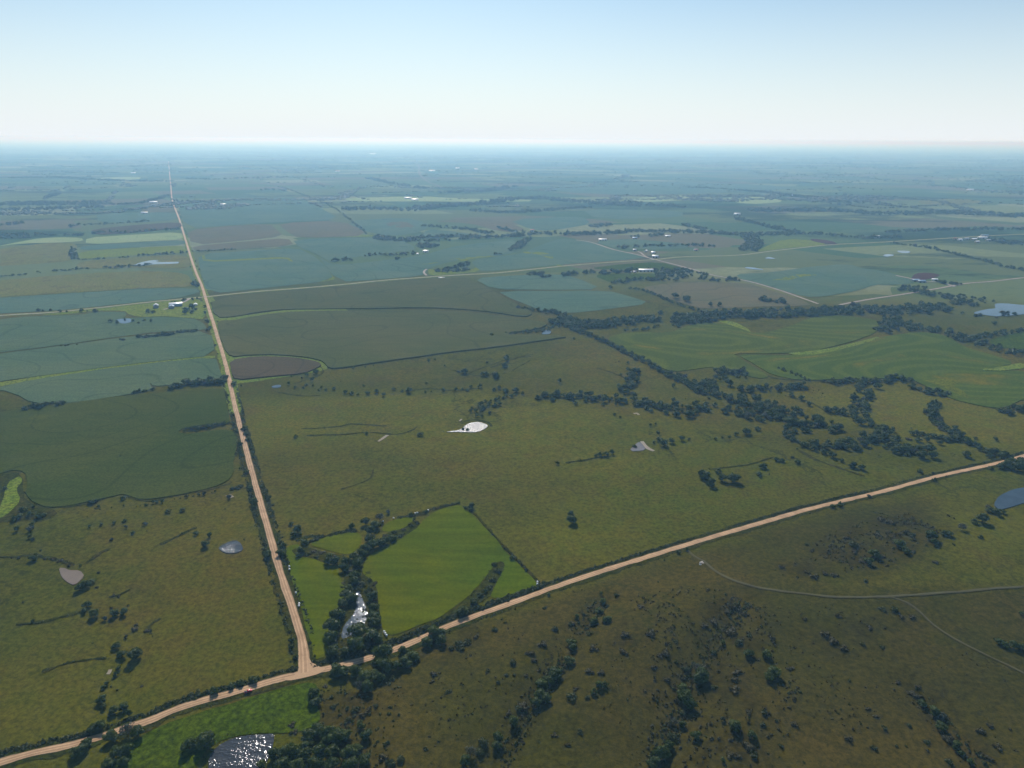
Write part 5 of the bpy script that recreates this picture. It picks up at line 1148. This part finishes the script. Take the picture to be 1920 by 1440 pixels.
for px in [GULLIES[0][0], GULLIES[1][0], GULLIES[2][0]]:
    brush_line(px, 0, 14, .6, 1.6, 4.4, .8, 'shrub'); brush_line(px, 3, 22, .7, 1.4, 3.6, .7, 'brown')

def proto_arrays(me):
    v = np.zeros(len(me.vertices) * 3, dtype=np.float32); me.vertices.foreach_get('co', v)
    t = np.zeros(len(me.polygons) * 3, dtype=np.int32); me.polygons.foreach_get('vertices', t)
    return v.reshape(-1, 3), t.reshape(-1, 3)

def mass(name, items, protos, mat, label, zs=1.0, sink=.06):
    if not items: return
    PV = [(v, t) for v, t in protos]
    Vs, Ts, o = [], [], 0
    A = np.array([(x, y, s) for x, y, s in items], dtype=float)
    Z = Hv(A[:, 0], A[:, 1])
    for i, (x, y, s) in enumerate(A):
        v, t = PV[random.randrange(len(PV))]
        a = random.uniform(0, 6.28); c, sn = math.cos(a), math.sin(a); h = s * .5
        hz = h * zs * random.uniform(.8, 1.2)
        w = np.stack([(v[:, 0] * c - v[:, 1] * sn) * h + x, (v[:, 0] * sn + v[:, 1] * c) * h + y, v[:, 2] * hz + Z[i] - sink * s], 1)
        Vs.append(w); Ts.append(t + o); o += len(v)
    me = np_mesh(name, np.concatenate(Vs), np.concatenate(Ts))
    return tag(link(name, me, M[mat]), label, kind='stuff')

# ---- sort plants by how large the photo shows them; the largest stand alone, the rest are joined woods
def app(t): return t[2] / math.hypot(t[0], t[1], CAM_H)
ROADW = [np.array([gp(*p) for p in LONG_ROAD]), np.array([gp(*p) for p in LOWER_ROAD])]
keep = []
for t in TR:
    dd = min(float(seg_dist(np.array([t[0]]), np.array([t[1]]), [tuple(q) for q in r])[0]) for r in ROADW)
    if dd < 4.6: continue
    keep.append(t)
TR = keep
_b = np.array([(q[0], q[1]) for q in BRUSH])
_dr = np.minimum(seg_dist(_b[:, 0], _b[:, 1], [tuple(q) for q in ROADW[0]]), seg_dist(_b[:, 0], _b[:, 1], [tuple(q) for q in ROADW[1]]))
BRUSH = [q for q, w_ in zip(BRUSH, _dr) if w_ > 4.4]
trees = sorted([t for t in TR if t[3] in ('broad', 'light', 'gray', 'cedar')], key=app, reverse=True)
shrubs = sorted([t for t in TR if t[3] in ('shrub', 'brown')], key=app, reverse=True)
NT, NS = 295, 200
solo = trees[:NT] + shrubs[:NS]
rest = trees[NT:]
BRUSH += [(x, y, s, k) for x, y, s, k in shrubs[NS:]]
print('trees', len(trees), 'shrubs', len(shrubs), 'brush', len(BRUSH))

LANDMARKS = [
 ('the sparkling pond at the south edge', (450, 1410)), ('the T shaped road junction', (571, 1262)), ('the red pickup on the dirt road', (466, 1297)),
 ('the long dark grove east of the sparkling pond', (600, 1410)), ('the creek pool beside the long hayfield', (668, 1160)), ('the smallest hayfield patch', (745, 985)), ('the middle hayfield patch', (640, 1018)),
 ('the north corner of the large hayfield', (865, 946)), ('the southeast corner of the large hayfield', (1008, 1095)), ('the gap where trees hide the lower road', (745, 1214)), ('the weedy draw in the large hayfield', (880, 1130)),
 ('the muddy brown pond', (138, 1082)), ('the glinting pond west of the long road', (435, 1027)), ('the row of lone pasture trees west of the road', (235, 985)), ('the weedy corner of the dark crop field', (40, 970)), ('the west bend of the dark crop edge', (235, 930)),
 ('the place where trees bridge the western road', (210, 1375)), ('the lone big tree of the west pasture', (255, 1228)), ('the five tree cluster below the muddy pond', (195, 1150)),
 ('the blazing white pond', (893, 800)), ('the triangular grey pond', (1195, 840)), ('the pale concrete slabs on the hill', (1317, 1055)), ('the bend of the grassy hill track', (1430, 1105)), ('the fork of the grassy hill track', (1668, 1120)),
 ('the slate blue pond at the east edge', (1895, 935)), ('the brown thicket on the hill', (1620, 1030)), ('the lone tree in the middle of the big pasture', (1072, 970)), ('the three tree cluster in the big pasture', (1350, 897)),
 ('the western draw of the scrubby hill', (1010, 1300)), ('the eastern draw of the scrubby hill', (1290, 1300)), ('the far east gully of the hill', (1760, 1360)), ('the foot of the scrubby hill by the road', (850, 1200)), ('the south edge of the scrubby hill', (1340, 1420)),
 ('the tree windbreak touching the long road', (420, 717)), ('the white barn farm', (330, 578)), ('the brownish small corn field', (520, 690)), ('the creek trees in the middle pasture', (690, 730)), ('the tall pair of trees north of the white pond', (950, 680)),
 ('the east end of the lower road', (1875, 868)), ('the rounded pasture ringed by woods', (1680, 780)), ('the wooded creek in the east', (1500, 790)), ('the long diagonal tree line', (1180, 665)), ('the narrow wood in the east pastures', (1560, 815)), ('the bushy creek bend in the east', (1645, 805)), ('the western end of the creek wood', (1400, 770)),
 ('the upper bend of the creek wood', (1300, 755)), ('the tree lane between two pastures', (1615, 750)), ('the round clump near the road end', (1738, 848)), ('the hedge end below the terraced field', (1520, 722)), ('the wavy wood under the yellow weeds', (1760, 790)), ('the small oaks above the lower road', (1440, 860)), ('the brown stubble field', (1350, 555)), ('the broad pale blue lake', (1880, 580)),
 ('the single trees on the big pasture fence line', (1600, 880)), ('the shelter trees around the east road bend', (1750, 555)), ('the row of small trees near the triangular pond', (1280, 830)), ('the roadside elms halfway along the long road', (465, 830)), ('the roadside trees north of the hayfields', (525, 1040)),
 ('the two lone bushes by the lower road', (1560, 945)), ('the road trees south of the big pasture', (1270, 1025)), ('the roadside trees near the east end', (1720, 905)),
]
LMW = [(n, gp(*p)) for n, p in LANDMARKS]
ORD = ['nearest', 'second nearest', 'third nearest', 'fourth nearest', 'fifth nearest', 'sixth nearest', 'seventh nearest', 'eighth nearest', 'ninth nearest', 'tenth nearest', 'eleventh nearest', 'twelfth nearest']
DESC = {'broad': 'dark green broadleaf tree', 'light': 'lighter green leafy tree', 'gray': 'thin pale grey green tree', 'cedar': 'narrow dark cedar tree', 'shrub': 'dark green shrub', 'brown': 'brownish shrub'}
byl = {}
for t in solo:
    k = min(range(len(LMW)), key=lambda i: math.hypot(t[0] - LMW[i][1][0], t[1] - LMW[i][1][1]))
    byl.setdefault((k, t[3]), []).append(t)
ZS = {'broad': .92, 'light': .9, 'gray': .95, 'cedar': 1.25, 'shrub': 1.0, 'brown': .9}
for (k, kind), L in byl.items():
    nm, w = LMW[k]
    L.sort(key=lambda t: math.hypot(t[0] - w[0], t[1] - w[1]))
    for r, t in enumerate(L):
        size = ''
        K = KIND[kind]; s = t[2]
        o = bpy.data.objects.new(K['name'], None); COL.objects.link(o)
        o.location = (t[0], t[1], Hs(t[0], t[1]) - .05 * s)
        o.rotation_euler = (0, 0, random.uniform(0, 6.28))
        o.scale = (s / 2 * random.uniform(.92, 1.1), s / 2 * random.uniform(.92, 1.1), s / 2 * ZS[kind] * random.uniform(.85, 1.15))
        c = bpy.data.objects.new(K['part'], random.choice(K['var'])); COL.objects.link(c); c.parent = o
        q = bpy.data.objects.new('trunk' if K['cat'] == 'tree' else 'stem', random.choice(K['trunk'])); COL.objects.link(q); q.parent = o
        size = 'large ' if s > 11 else 'small ' if (s < 5.5 and K['cat'] == 'tree') else ''
        if r < 12:
            lab = size + DESC[kind] + ', ' + ORD[r] + ' to ' + nm
            if len(lab.split()) > 16: lab = DESC[kind] + ', ' + ORD[r] + ' to ' + nm
            if len(lab.split()) > 16: lab = size + {'broad': 'dark tree', 'light': 'light tree', 'gray': 'grey tree', 'cedar': 'cedar tree'}.get(kind, 'shrub') + ', ' + ORD[r] + ' to ' + nm
        else:
            lab = DESC[kind] + ' crowded near ' + nm
        tag(o, lab, K['cat'], ('trees' if K['cat'] == 'tree' else 'shrubs') + ' around ' + nm)

# ---- joined woods and brush
far_tree = [crown_broad(4, 24, .30, ICO0) for _ in range(6)]
mid_tree = [crown_broad(6, 100, .20, ICO0) for _ in range(6)]
mid = [t for t in rest if math.hypot(t[0], t[1]) < 2600]; far = [t for t in rest if math.hypot(t[0], t[1]) >= 2600]
for kind, mt, lab in (('broad', 'leaf', 'dark woodland along the creeks and hedgerows'), ('light', 'leaf_light', 'lighter green trees mixed through the woodland'), ('gray', 'leaf_gray', 'greyish trees mixed through the woodland'), ('cedar', 'cedar', 'dark cedars mixed through the woodland')):
    for nm2, LL, PP in (('woodland', mid, mid_tree), ('distant_woodland', far, far_tree)):
        it = [(t[0], t[1], t[2]) for t in LL if t[3] == kind]
        if it: mass(nm2, it, PP, mt, lab + (' in the distance' if LL is far else ''), .95)
small = [crown_shrub(2, 16, .32, ICO0) for _ in range(6)]
for kind, mt, lab in (('shrub', 'brush_leaf', 'low green brush along roads, ditches and hill'), ('brown', 'brush_brown', 'low brown brush scattered over the hill')):
    mass('brush', [(x, y, s) for x, y, s, k in BRUSH if k == kind], small, mt, lab)

# ---- hazy belts of trees beyond the surveyed fields: creeks and hedges as lumpy clumps
n = 90000
ang = rng.uniform(-.72, .72, n); dist = 4600 * (26000 / 4600) ** rng.uniform(0, 1, n)
X = np.sin(ang) * dist; Y = np.cos(ang) * dist
v1 = np.abs(vnoise(X, Y, 2600, 91) + .5 * vnoise(X, Y, 900, 92) + .2 * vnoise(X, Y, 300, 93))
dens = vnoise(X, Y, 4200, 95)
k = (v1 < .045 + .08 * np.clip(dens, 0, 1)) 
ca, sa = math.cos(ROAD_ANG), math.sin(ROAD_ANG)
U = (X * ca + Y * sa) / 805.0; W2 = (-X * sa + Y * ca) / 402.0
hedge = (np.abs(U - np.round(U)) * 805 < 14) & (vnoise(X, Y, 700, 96) > .15) | (np.abs(W2 - np.round(W2)) * 402 < 12) & (vnoise(X, Y, 600, 97) > .3)
k = k | hedge
X, Y, dist = X[k], Y[k], dist[k]
items = [(x, y, random.uniform(14, 26) * (1 + d / 14000)) for x, y, d in zip(X, Y, dist)]
def far_blob():
    parts = []
    for c in range(2):
        a = rng.uniform(0, 6.28); rr = .5
        parts.append(blob_core(np.array([math.cos(a) * rr, math.sin(a) * rr, .3]), np.array([.6, .6, .45]), ICO0, .25))
    return join(parts)
fb = [far_blob() for _ in range(6)]
print('far clumps', len(items))
mass('distant_woodland', items, fb, 'leaf', 'far creek woods and hedgerows fading into blue haze', .8)

# ================================================================ buildings, vehicle and small things
def box_vf(x0, x1, y0, y1, z0, z1):
    v = np.array([(x0,y0,z0),(x1,y0,z0),(x1,y1,z0),(x0,y1,z0),(x0,y0,z1),(x1,y0,z1),(x1,y1,z1),(x0,y1,z1)], float)
    q = [(0,3,2,1),(4,5,6,7),(0,1,5,4),(1,2,6,5),(2,3,7,6),(3,0,4,7)]
    return v, np.array([t for a,b,c,d in q for t in ((a,b,c),(a,c,d))])

def part(name, vt, mat, parent, loc=None, label=None):
    me = np_mesh(name, *vt)
    o = link(name, me, M[mat], parent, loc)
    if label: o['label'] = label
    return o

def barn(px, py, L, W, H, RH, yaw, wall, roof, name, cat, label, group=None, doors=1, windows=3, lean=0):
    """gabled shed: walls with gable ends, two roof slabs with eaves, door, windows"""
    x, y = gp(px, py)
    o = bpy.data.objects.new(name, None); COL.objects.link(o)
    o.location = (x, y, Hs(x, y) - .1); o.rotation_euler = (0, 0, R(yaw))
    l, w = L / 2, W / 2
    v = np.array([(-l,-w,0),(l,-w,0),(l,w,0),(-l,w,0),(-l,-w,H),(l,-w,H),(l,w,H),(-l,w,H),(-l,0,H+RH),(l,0,H+RH)], float)
    t = [(0,1,5),(0,5,4),(2,3,7),(2,7,6),(1,2,6),(1,6,5),(5,6,9),(3,0,4),(3,4,7),(4,8,7),(0,3,2),(0,2,1)]
    part('wall', (v, np.array(t)), wall, o)
    e = .6; th = .25; parts = []
    for s in (-1, 1):
        a = np.array([(-l-e, 0, H+RH+.05), (l+e, 0, H+RH+.05), (l+e, s*(w+e), H+.05-RH*e/w), (-l-e, s*(w+e), H+.05-RH*e/w)])
        b = a + [0, 0, th]
        q = [(0,3,2,1),(4,5,6,7),(0,1,5,4),(1,2,6,5),(2,3,7,6),(3,0,4,7)] if s < 0 else [(0,1,2,3),(7,6,5,4),(4,5,1,0),(5,6,2,1),(6,7,3,2),(7,4,0,3)]
        parts.append((np.concatenate([a, b]), np.array([u for i,j,k,m in q for u in ((i,j,k),(i,k,m))])))
        part('roof', parts[-1], roof, o)
    for k in range(doors):
        cx = (k + .5) / doors * L - l
        part('door', box_vf(cx - min(2, L*.12), cx + min(2, L*.12), -w - .06, -w + .02, 0.05, H * .78), 'dark', o)
    for k in range(windows):
        cy = -w + (k + 1) * W / (windows + 1)
        part('window', box_vf(l - .02, l + .06, cy - .6, cy + .6, H * .45, H * .75), 'glass', o)
    return tag(o, label, cat, group)

GB = 'farm buildings scattered over the plain'
RD = math.degrees(ROAD_ANG)
barn(330, 574, 30, 14, 6, 3.5, RD + 88, 'blue_roof', 'white_roof', 'machine_shed', 'shed', 'long shed with a bright white roof at the farm west of the long road', GB, 2, 2)
barn(322, 578, 16, 12, 5, 3, RD, 'gray_wall', 'blue_roof', 'machine_shed', 'shed', 'blue grey shed joined to the white roofed shed west of the long road', GB)
barn(293, 577, 17, 11, 6, 4, RD, 'gray_wall', 'gray_roof', 'barn', 'barn', 'grey gabled barn with a pale end, westernmost at the white shed farm', GB)
barn(367, 573, 12, 8, 3.5, 2.5, RD, 'white_wall', 'white_roof', 'farmhouse', 'house', 'small white farmhouse half hidden by trees beside the long road', GB, 1, 2)
barn(1211, 509, 46, 14, 5, 3.5, 2, 'white_wall', 'white_roof', 'barn', 'barn', 'very long white barn between two groves south of the cross road', GB, 4, 3)
barn(1190, 511, 9, 8, 3.5, 2, 5, 'tan_wall', 'gray_roof', 'shed', 'shed', 'small tan shed just west of the very long white barn', GB)
barn(1181, 511, 8, 6, 3, 2, 5, 'white_wall', 'white_roof', 'shed', 'shed', 'little white shed at the tree row west of the very long white barn', GB)
barn(1229, 483, 22, 14, 6, 3, -24, 'white_wall', 'white_roof', 'barn', 'barn', 'white roofed barn nearest the road fork of the eastern farmstead', GB, 2)
barn(1225, 475, 14, 10, 4, 3, -24, 'white_wall', 'white_roof', 'shed', 'shed', 'white shed behind the road fork barn', GB)
barn(1211, 472, 14, 9, 4, 3, 60, 'white_wall', 'white_roof', 'farmhouse', 'house', 'white farmhouse among the trees of the eastern farmstead', GB, 1)
barn(1190, 470, 13, 9, 4, 2.5, 0, 'gray_wall', 'gray_roof', 'shed', 'shed', 'grey shed in the shade of the tree belt at the eastern farmstead', GB)
barn(1130, 451, 34, 13, 5, 3, 6, 'white_wall', 'white_roof', 'barn', 'barn', 'white barn alone in the open by the diagonal road', GB, 3)
barn(1190, 448, 20, 12, 5, 3, 4, 'white_wall', 'blue_roof', 'barn', 'barn', 'blue grey roofed barn below the far tree belt', GB, 2)
barn(1252, 444, 22, 10, 4, 3, 0, 'white_wall', 'white_roof', 'shed', 'shed', 'thin white shed on the plain east of the blue grey barn', GB)
barn(798, 473, 20, 12, 5, 3, 12, 'white_wall', 'white_roof', 'farmhouse', 'house', 'white farmhouse at the tip of the creek grove', GB, 1)
barn(783, 477, 7, 6, 3, 2, 0, 'white_wall', 'white_roof', 'shed', 'shed', 'tiny white shed west of the creek grove farmhouse', GB)
barn(828, 522, 18, 4, 2.5, .8, 5, 'red_wall', 'gray_roof', 'livestock_shed', 'shed', 'low dull red shed in the corn just south of the cross road grove', GB, 2, 1)
barn(1716, 527, 20, 14, 4, 2.5, 2, 'gray_wall', 'blue_roof', 'livestock_shed', 'shed', 'blue roofed shed at the foot of the brown feed yard', GB, 2)
barn(1727, 529, 22, 13, 4, 2.5, 2, 'gray_wall', 'blue_roof', 'livestock_shed', 'shed', 'second blue roofed shed below the brown feed yard', GB, 2)
barn(1752, 526, 16, 9, 4, 2.5, -4, 'white_wall', 'white_roof', 'barn', 'barn', 'white roofed barn east of the brown feed yard', GB, 1)
barn(1305, 470, 16, 10, 4, 3, 10, 'white_wall', 'red_roof', 'farmhouse', 'house', 'farmhouse with a dull red roof in the grove by the east creek', GB, 1)
for i, (bx, by, bl, bw, rf, desc) in enumerate([(1842,447,40,15,'white_roof','largest white roofed hall of the eastern hamlet'),(1826,450,24,13,'white_roof','white roofed hall west of the largest hamlet hall'),(1812,449,20,12,'gray_roof','grey roofed building in the middle of the eastern hamlet'),
     (1800,451,18,11,'white_roof','small white roofed building at the west end of the eastern hamlet'),(1790,449,14,10,'red_roof','tan walled house on the west edge of the eastern hamlet'),(1853,452,22,12,'gray_roof','grey roofed shed at the east end of the eastern hamlet'),
     (1846,443,34,12,'blue_roof','long blue grey roofed shed behind the hamlet'),(1832,455,18,10,'white_roof','white shed nearest the pasture in the eastern hamlet')]):
    barn(bx, by, bl, bw, 5, 3, 4 + 9 * (i % 3), 'tan_wall' if i % 3 == 1 else 'white_wall', rf, 'barn', 'building', desc, 'buildings of the eastern hamlet', 1, 2)
for i, (bx, by, bl, rf, desc) in enumerate([(288,381,46,'white_roof','white sheds far up the west side beneath a tree belt'),(271,401,34,'white_roof','white shed far off on the teal field west of the long road'),(418,385,30,'white_roof','white shed far off by a pale field east of the long road'),
     (810,321,80,'white_roof','bright hall far off beside the curving highway'),(699,289,170,'white_roof','biggest white hall almost at the hazy horizon'),(858,316,60,'white_roof','pale sheds in the haze east of the highway'),(893,318,60,'white_roof','easternmost pale sheds in the haze past the highway'),
     (633,322,60,'red_roof','pinkish roofed shed far off near the hazy highway'),(1382,403,34,'white_roof','white shed on the far plain among creek trees'),(1819,357,60,'white_roof','white shed far away near the east edge'),(998,434,20,'red_roof','pink roofed farm in the creek woods'),(765,373,50,'gray_roof','grey sheds of a far settlement in the haze'),(778,376,50,'white_roof','pale sheds of a far settlement in the haze'),
     (1644,446,22,'white_roof','white farm roof by the eastern highway bend'),(250,325,50,'white_roof','pale shed far off in the west haze'),(1490,367,40,'gray_roof','grey farm roof far off in the eastern woods')]):
    barn(bx, by, bl, bl * .42, 6 + bl * .03, 3 + bl * .03, 5 * (i % 4), 'white_wall', rf, 'barn', 'barn', desc, 'hazy distant farm buildings', 1, 1)

# ---- round hay bales in white wrap
def bale_mesh(r=.85, w=1.4, n=18):
    prof = [(0, -w/2), (r*.86, -w/2), (r*.97, -w/2+.06), (r, -w/2+.16), (r, w/2-.16), (r*.97, w/2-.06), (r*.86, w/2), (0, w/2)]
    V, T = [], []
    for k in range(n):
        a = 2*math.pi*k/n
        for rr, x in prof: V.append((x, math.cos(a)*rr, math.sin(a)*rr + r*.94))
    m = len(prof)
    for k in range(n):
        k2 = (k+1) % n
        for j in range(m-1):
            a, b, c, d = k*m+j, k*m+j+1, k2*m+j+1, k2*m+j
            T += [(a, b, c), (a, c, d)]
    return np_mesh('hay_bale', V, T)
BM = bale_mesh(); BM.materials.append(M['bale'])
BALES = [(718,979,'westernmost bale on the north edge of the hay, by the tree clump'),(738,973,'lone bale where the north hedge begins'),(770,965,'western bale of the pair in the north hedge'),(778.5,964,'first of two close bales left of the hedge gap'),(782.5,963,'second of two close bales left of the hedge gap'),
  (799.5,960.5,'lower bale of the pair near the east end of the north hedge'),(803,958.5,'upper bale of the pair near the east end of the north hedge'),(542.5,1064,'upper bale of the northern pair beside the long dirt road'),(543,1069.5,'lower bale of the northern pair beside the long dirt road'),
  (555,1113.5,'single bale midway down the west edge of the long hayfield'),(561,1134,'upper bale of the southern pair beside the long dirt road'),(561,1138,'lower bale of the southern pair beside the long dirt road'),
  (720.5,1186.5,'northern of the three stepped bales by the grove'),(722.5,1190,'middle of the three stepped bales by the grove'),(725,1193.5,'southern of the three stepped bales by the grove'),(1008,1093,'bale at the southeast tip of the hayfield'),(1007.5,1097,'bale tucked against the hedge at the southeast tip')]
for i, (bx, by, lab) in enumerate(BALES):
    x, y = gp(bx, by)
    o = bpy.data.objects.new('hay_bale', BM); COL.objects.link(o)
    o.location = (x, y, Hs(x, y) + .35); o.rotation_euler = (0, 0, random.uniform(0, 3.1)); o.scale = (1.1,) * 3
    tag(o, 'white wrapped ' + lab, 'hay bale', 'white wrapped bales along the hayfield edges')

# ---- pale slabs and a tank on the hill
gx0, gy0 = gp(1318, 1055)
o = bpy.data.objects.new('concrete_pad', None); COL.objects.link(o); o.location = (gx0, gy0, Hs(gx0, gy0)); o.rotation_euler = (0, 0, R(28))
for k, (sx, sy, w, h) in enumerate([(-1.9,1.2,1.7,1.3),(0.1,1.5,1.7,1.2),(2.1,1.0,1.7,1.3),(-.7,-.7,1.9,1.3),(1.5,-.9,1.8,1.2)]):
    part('slab', box_vf(sx - w/2, sx + w/2, sy - h/2 - .2, sy + h/2 + .2, -.2, .38 + .05 * (k % 3)), 'concrete', o)
tag(o, 'pale concrete slabs laid in a patch beside the hill track', 'concrete pad')
tx, ty = gp(1313, 1058.5)
o = bpy.data.objects.new('stock_tank', None); COL.objects.link(o); o.location = (tx, ty, Hs(tx, ty))
n = 20; an = np.arange(n) * 2 * math.pi / n
V = [(math.cos(a)*1.1, math.sin(a)*1.1, z) for z in (0, .7) for a in an] + [(math.cos(a)*.98, math.sin(a)*.98, z) for z in (.7, .45) for a in an]
T = []
for ring in range(3):
    for k in range(n):
        a, b = ring*n+k, ring*n+(k+1) % n; T += [(a, b, b+n), (a, b+n, a+n)]
part('tank_wall', (V, T), 'white_wall', o)
V = [(0, 0, .5)] + [(math.cos(a)*1.0, math.sin(a)*1.0, .5) for a in an]
part('water', (V, [(0, 1+k, 1+(k+1) % n) for k in range(n)]), 'w_calm', o)
tag(o, 'small round white stock tank beside the pale concrete slabs', 'tank')

# ---- red pickup
def loft(name, secs, mat, parent):
    """closed body from cross sections: (x, [(y, z)...]) mirrored"""
    m = len(secs[0][1]); V = []; T = []
    for x, pr in secs:
        for yy, zz in pr: V.append((x, yy, zz))
        for yy, zz in reversed(pr): V.append((x, -yy, zz))
    k = 2 * m
    for i in range(len(secs) - 1):
        for j in range(k):
            a, b = i*k+j, i*k+(j+1) % k; T += [(a, b, b+k), (a, b+k, a+k)]
    for base, flip in ((0, False), ((len(secs)-1)*k, True)):
        for j in range(1, k-1):
            T.append((base, base+j+1, base+j) if flip is False else (base, base+j, base+j+1))
    return part(name, (V, T), mat, parent)
ax, ay = gp(459, 1299.5); bx2, by2 = gp(474, 1294.5)
yaw = math.atan2(by2 - ay, bx2 - ax)
tx, ty = gp(466, 1298.5)
tr = bpy.data.objects.new('pickup_truck', None); COL.objects.link(tr); tr.location = (tx, ty, Hs(tx, ty) + .62); tr.rotation_euler = (0, 0, yaw)
side = lambda w, z0, z1: [(w*.96, z0), (w, z0+.15), (w, z1-.12), (w*.93, z1)]
loft('body', [(-2.85, side(.90,.45,1.02)), (-2.8, side(.97,.42,1.10)), (-.55, side(.99,.40,1.12)), (.9, side(1.0,.40,1.12)), (1.9, side(.99,.40,1.10)), (2.6, side(.95,.42,1.02)), (2.8, side(.86,.46,.92))], 'paint', tr)
loft('cab', [(-.75, [(.88,1.10),(.86,1.2),(.74,1.70),(.66,1.76)]), (-.55, [(.90,1.10),(.88,1.2),(.74,1.78),(.66,1.84)]), (.55, [(.90,1.10),(.88,1.2),(.74,1.80),(.66,1.85)]), (1.25, [(.90,1.08),(.88,1.12),(.84,1.16),(.8,1.18)])], 'paint', tr)
for s in (-1, 1):
    part('side_window', box_vf(-.5, .6, s*.84 - .03, s*.84 + .03, 1.25, 1.62), 'glass', tr)
    part('headlight', box_vf(2.68, 2.83, s*.68 - .17, s*.68 + .17, .68, .86), 'lamp', tr)
    part('tail_light', box_vf(-2.9, -2.8, s*.85 - .08, s*.85 + .08, .7, .98), 'red_wall', tr)
    part('mirror', box_vf(.72, .86, s*1.08 - .1, s*1.08 + .1, 1.2, 1.38), 'dark', tr)
V = np.array([(.60,-.72,1.80),(.60,.72,1.80),(1.27,.82,1.20),(1.27,-.82,1.20)]); V2 = V + [.05, 0, .05]
part('windshield', (np.concatenate([V, V2]), np.array([(0,1,2),(0,2,3),(4,6,5),(4,7,6),(0,4,5),(0,5,1),(2,6,7),(2,7,3)])), 'glass', tr)
part('truck_bed', box_vf(-2.7, -.85, -.82, .82, .98, 1.135), 'dark', tr)
part('bumper', box_vf(2.78, 2.92, -.85, .85, .42, .6), 'chrome', tr)
part('bumper', box_vf(-2.98, -2.84, -.88, .88, .42, .6), 'chrome', tr)
def wheel_vf(r, w, n=16, r0=0.0):
    V, T = [], []
    pr = [(r0, -w/2), (r*.9, -w/2), (r, -w*.35), (r, w*.35), (r*.9, w/2), (r0, w/2)]
    for k in range(n):
        a = 2*math.pi*k/n
        for rr, y in pr: V.append((math.cos(a)*rr, y, math.sin(a)*rr))
    m = len(pr)
    for k in range(n):
        k2 = (k+1) % n
        for j in range(m-1): T += [(k*m+j, k2*m+j, k2*m+j+1), (k*m+j, k2*m+j+1, k*m+j+1)]
    return V, T
for wx in (-1.75, 1.75):
    for s in (-1, 1):
        w = part('wheel', wheel_vf(.40, .28), 'rubber', tr, (wx, s*.86, .40))
        part('rim', wheel_vf(.23, .30), 'chrome', w)
tag(tr, 'red pickup truck driving east on the lower dirt road', 'pickup truck')
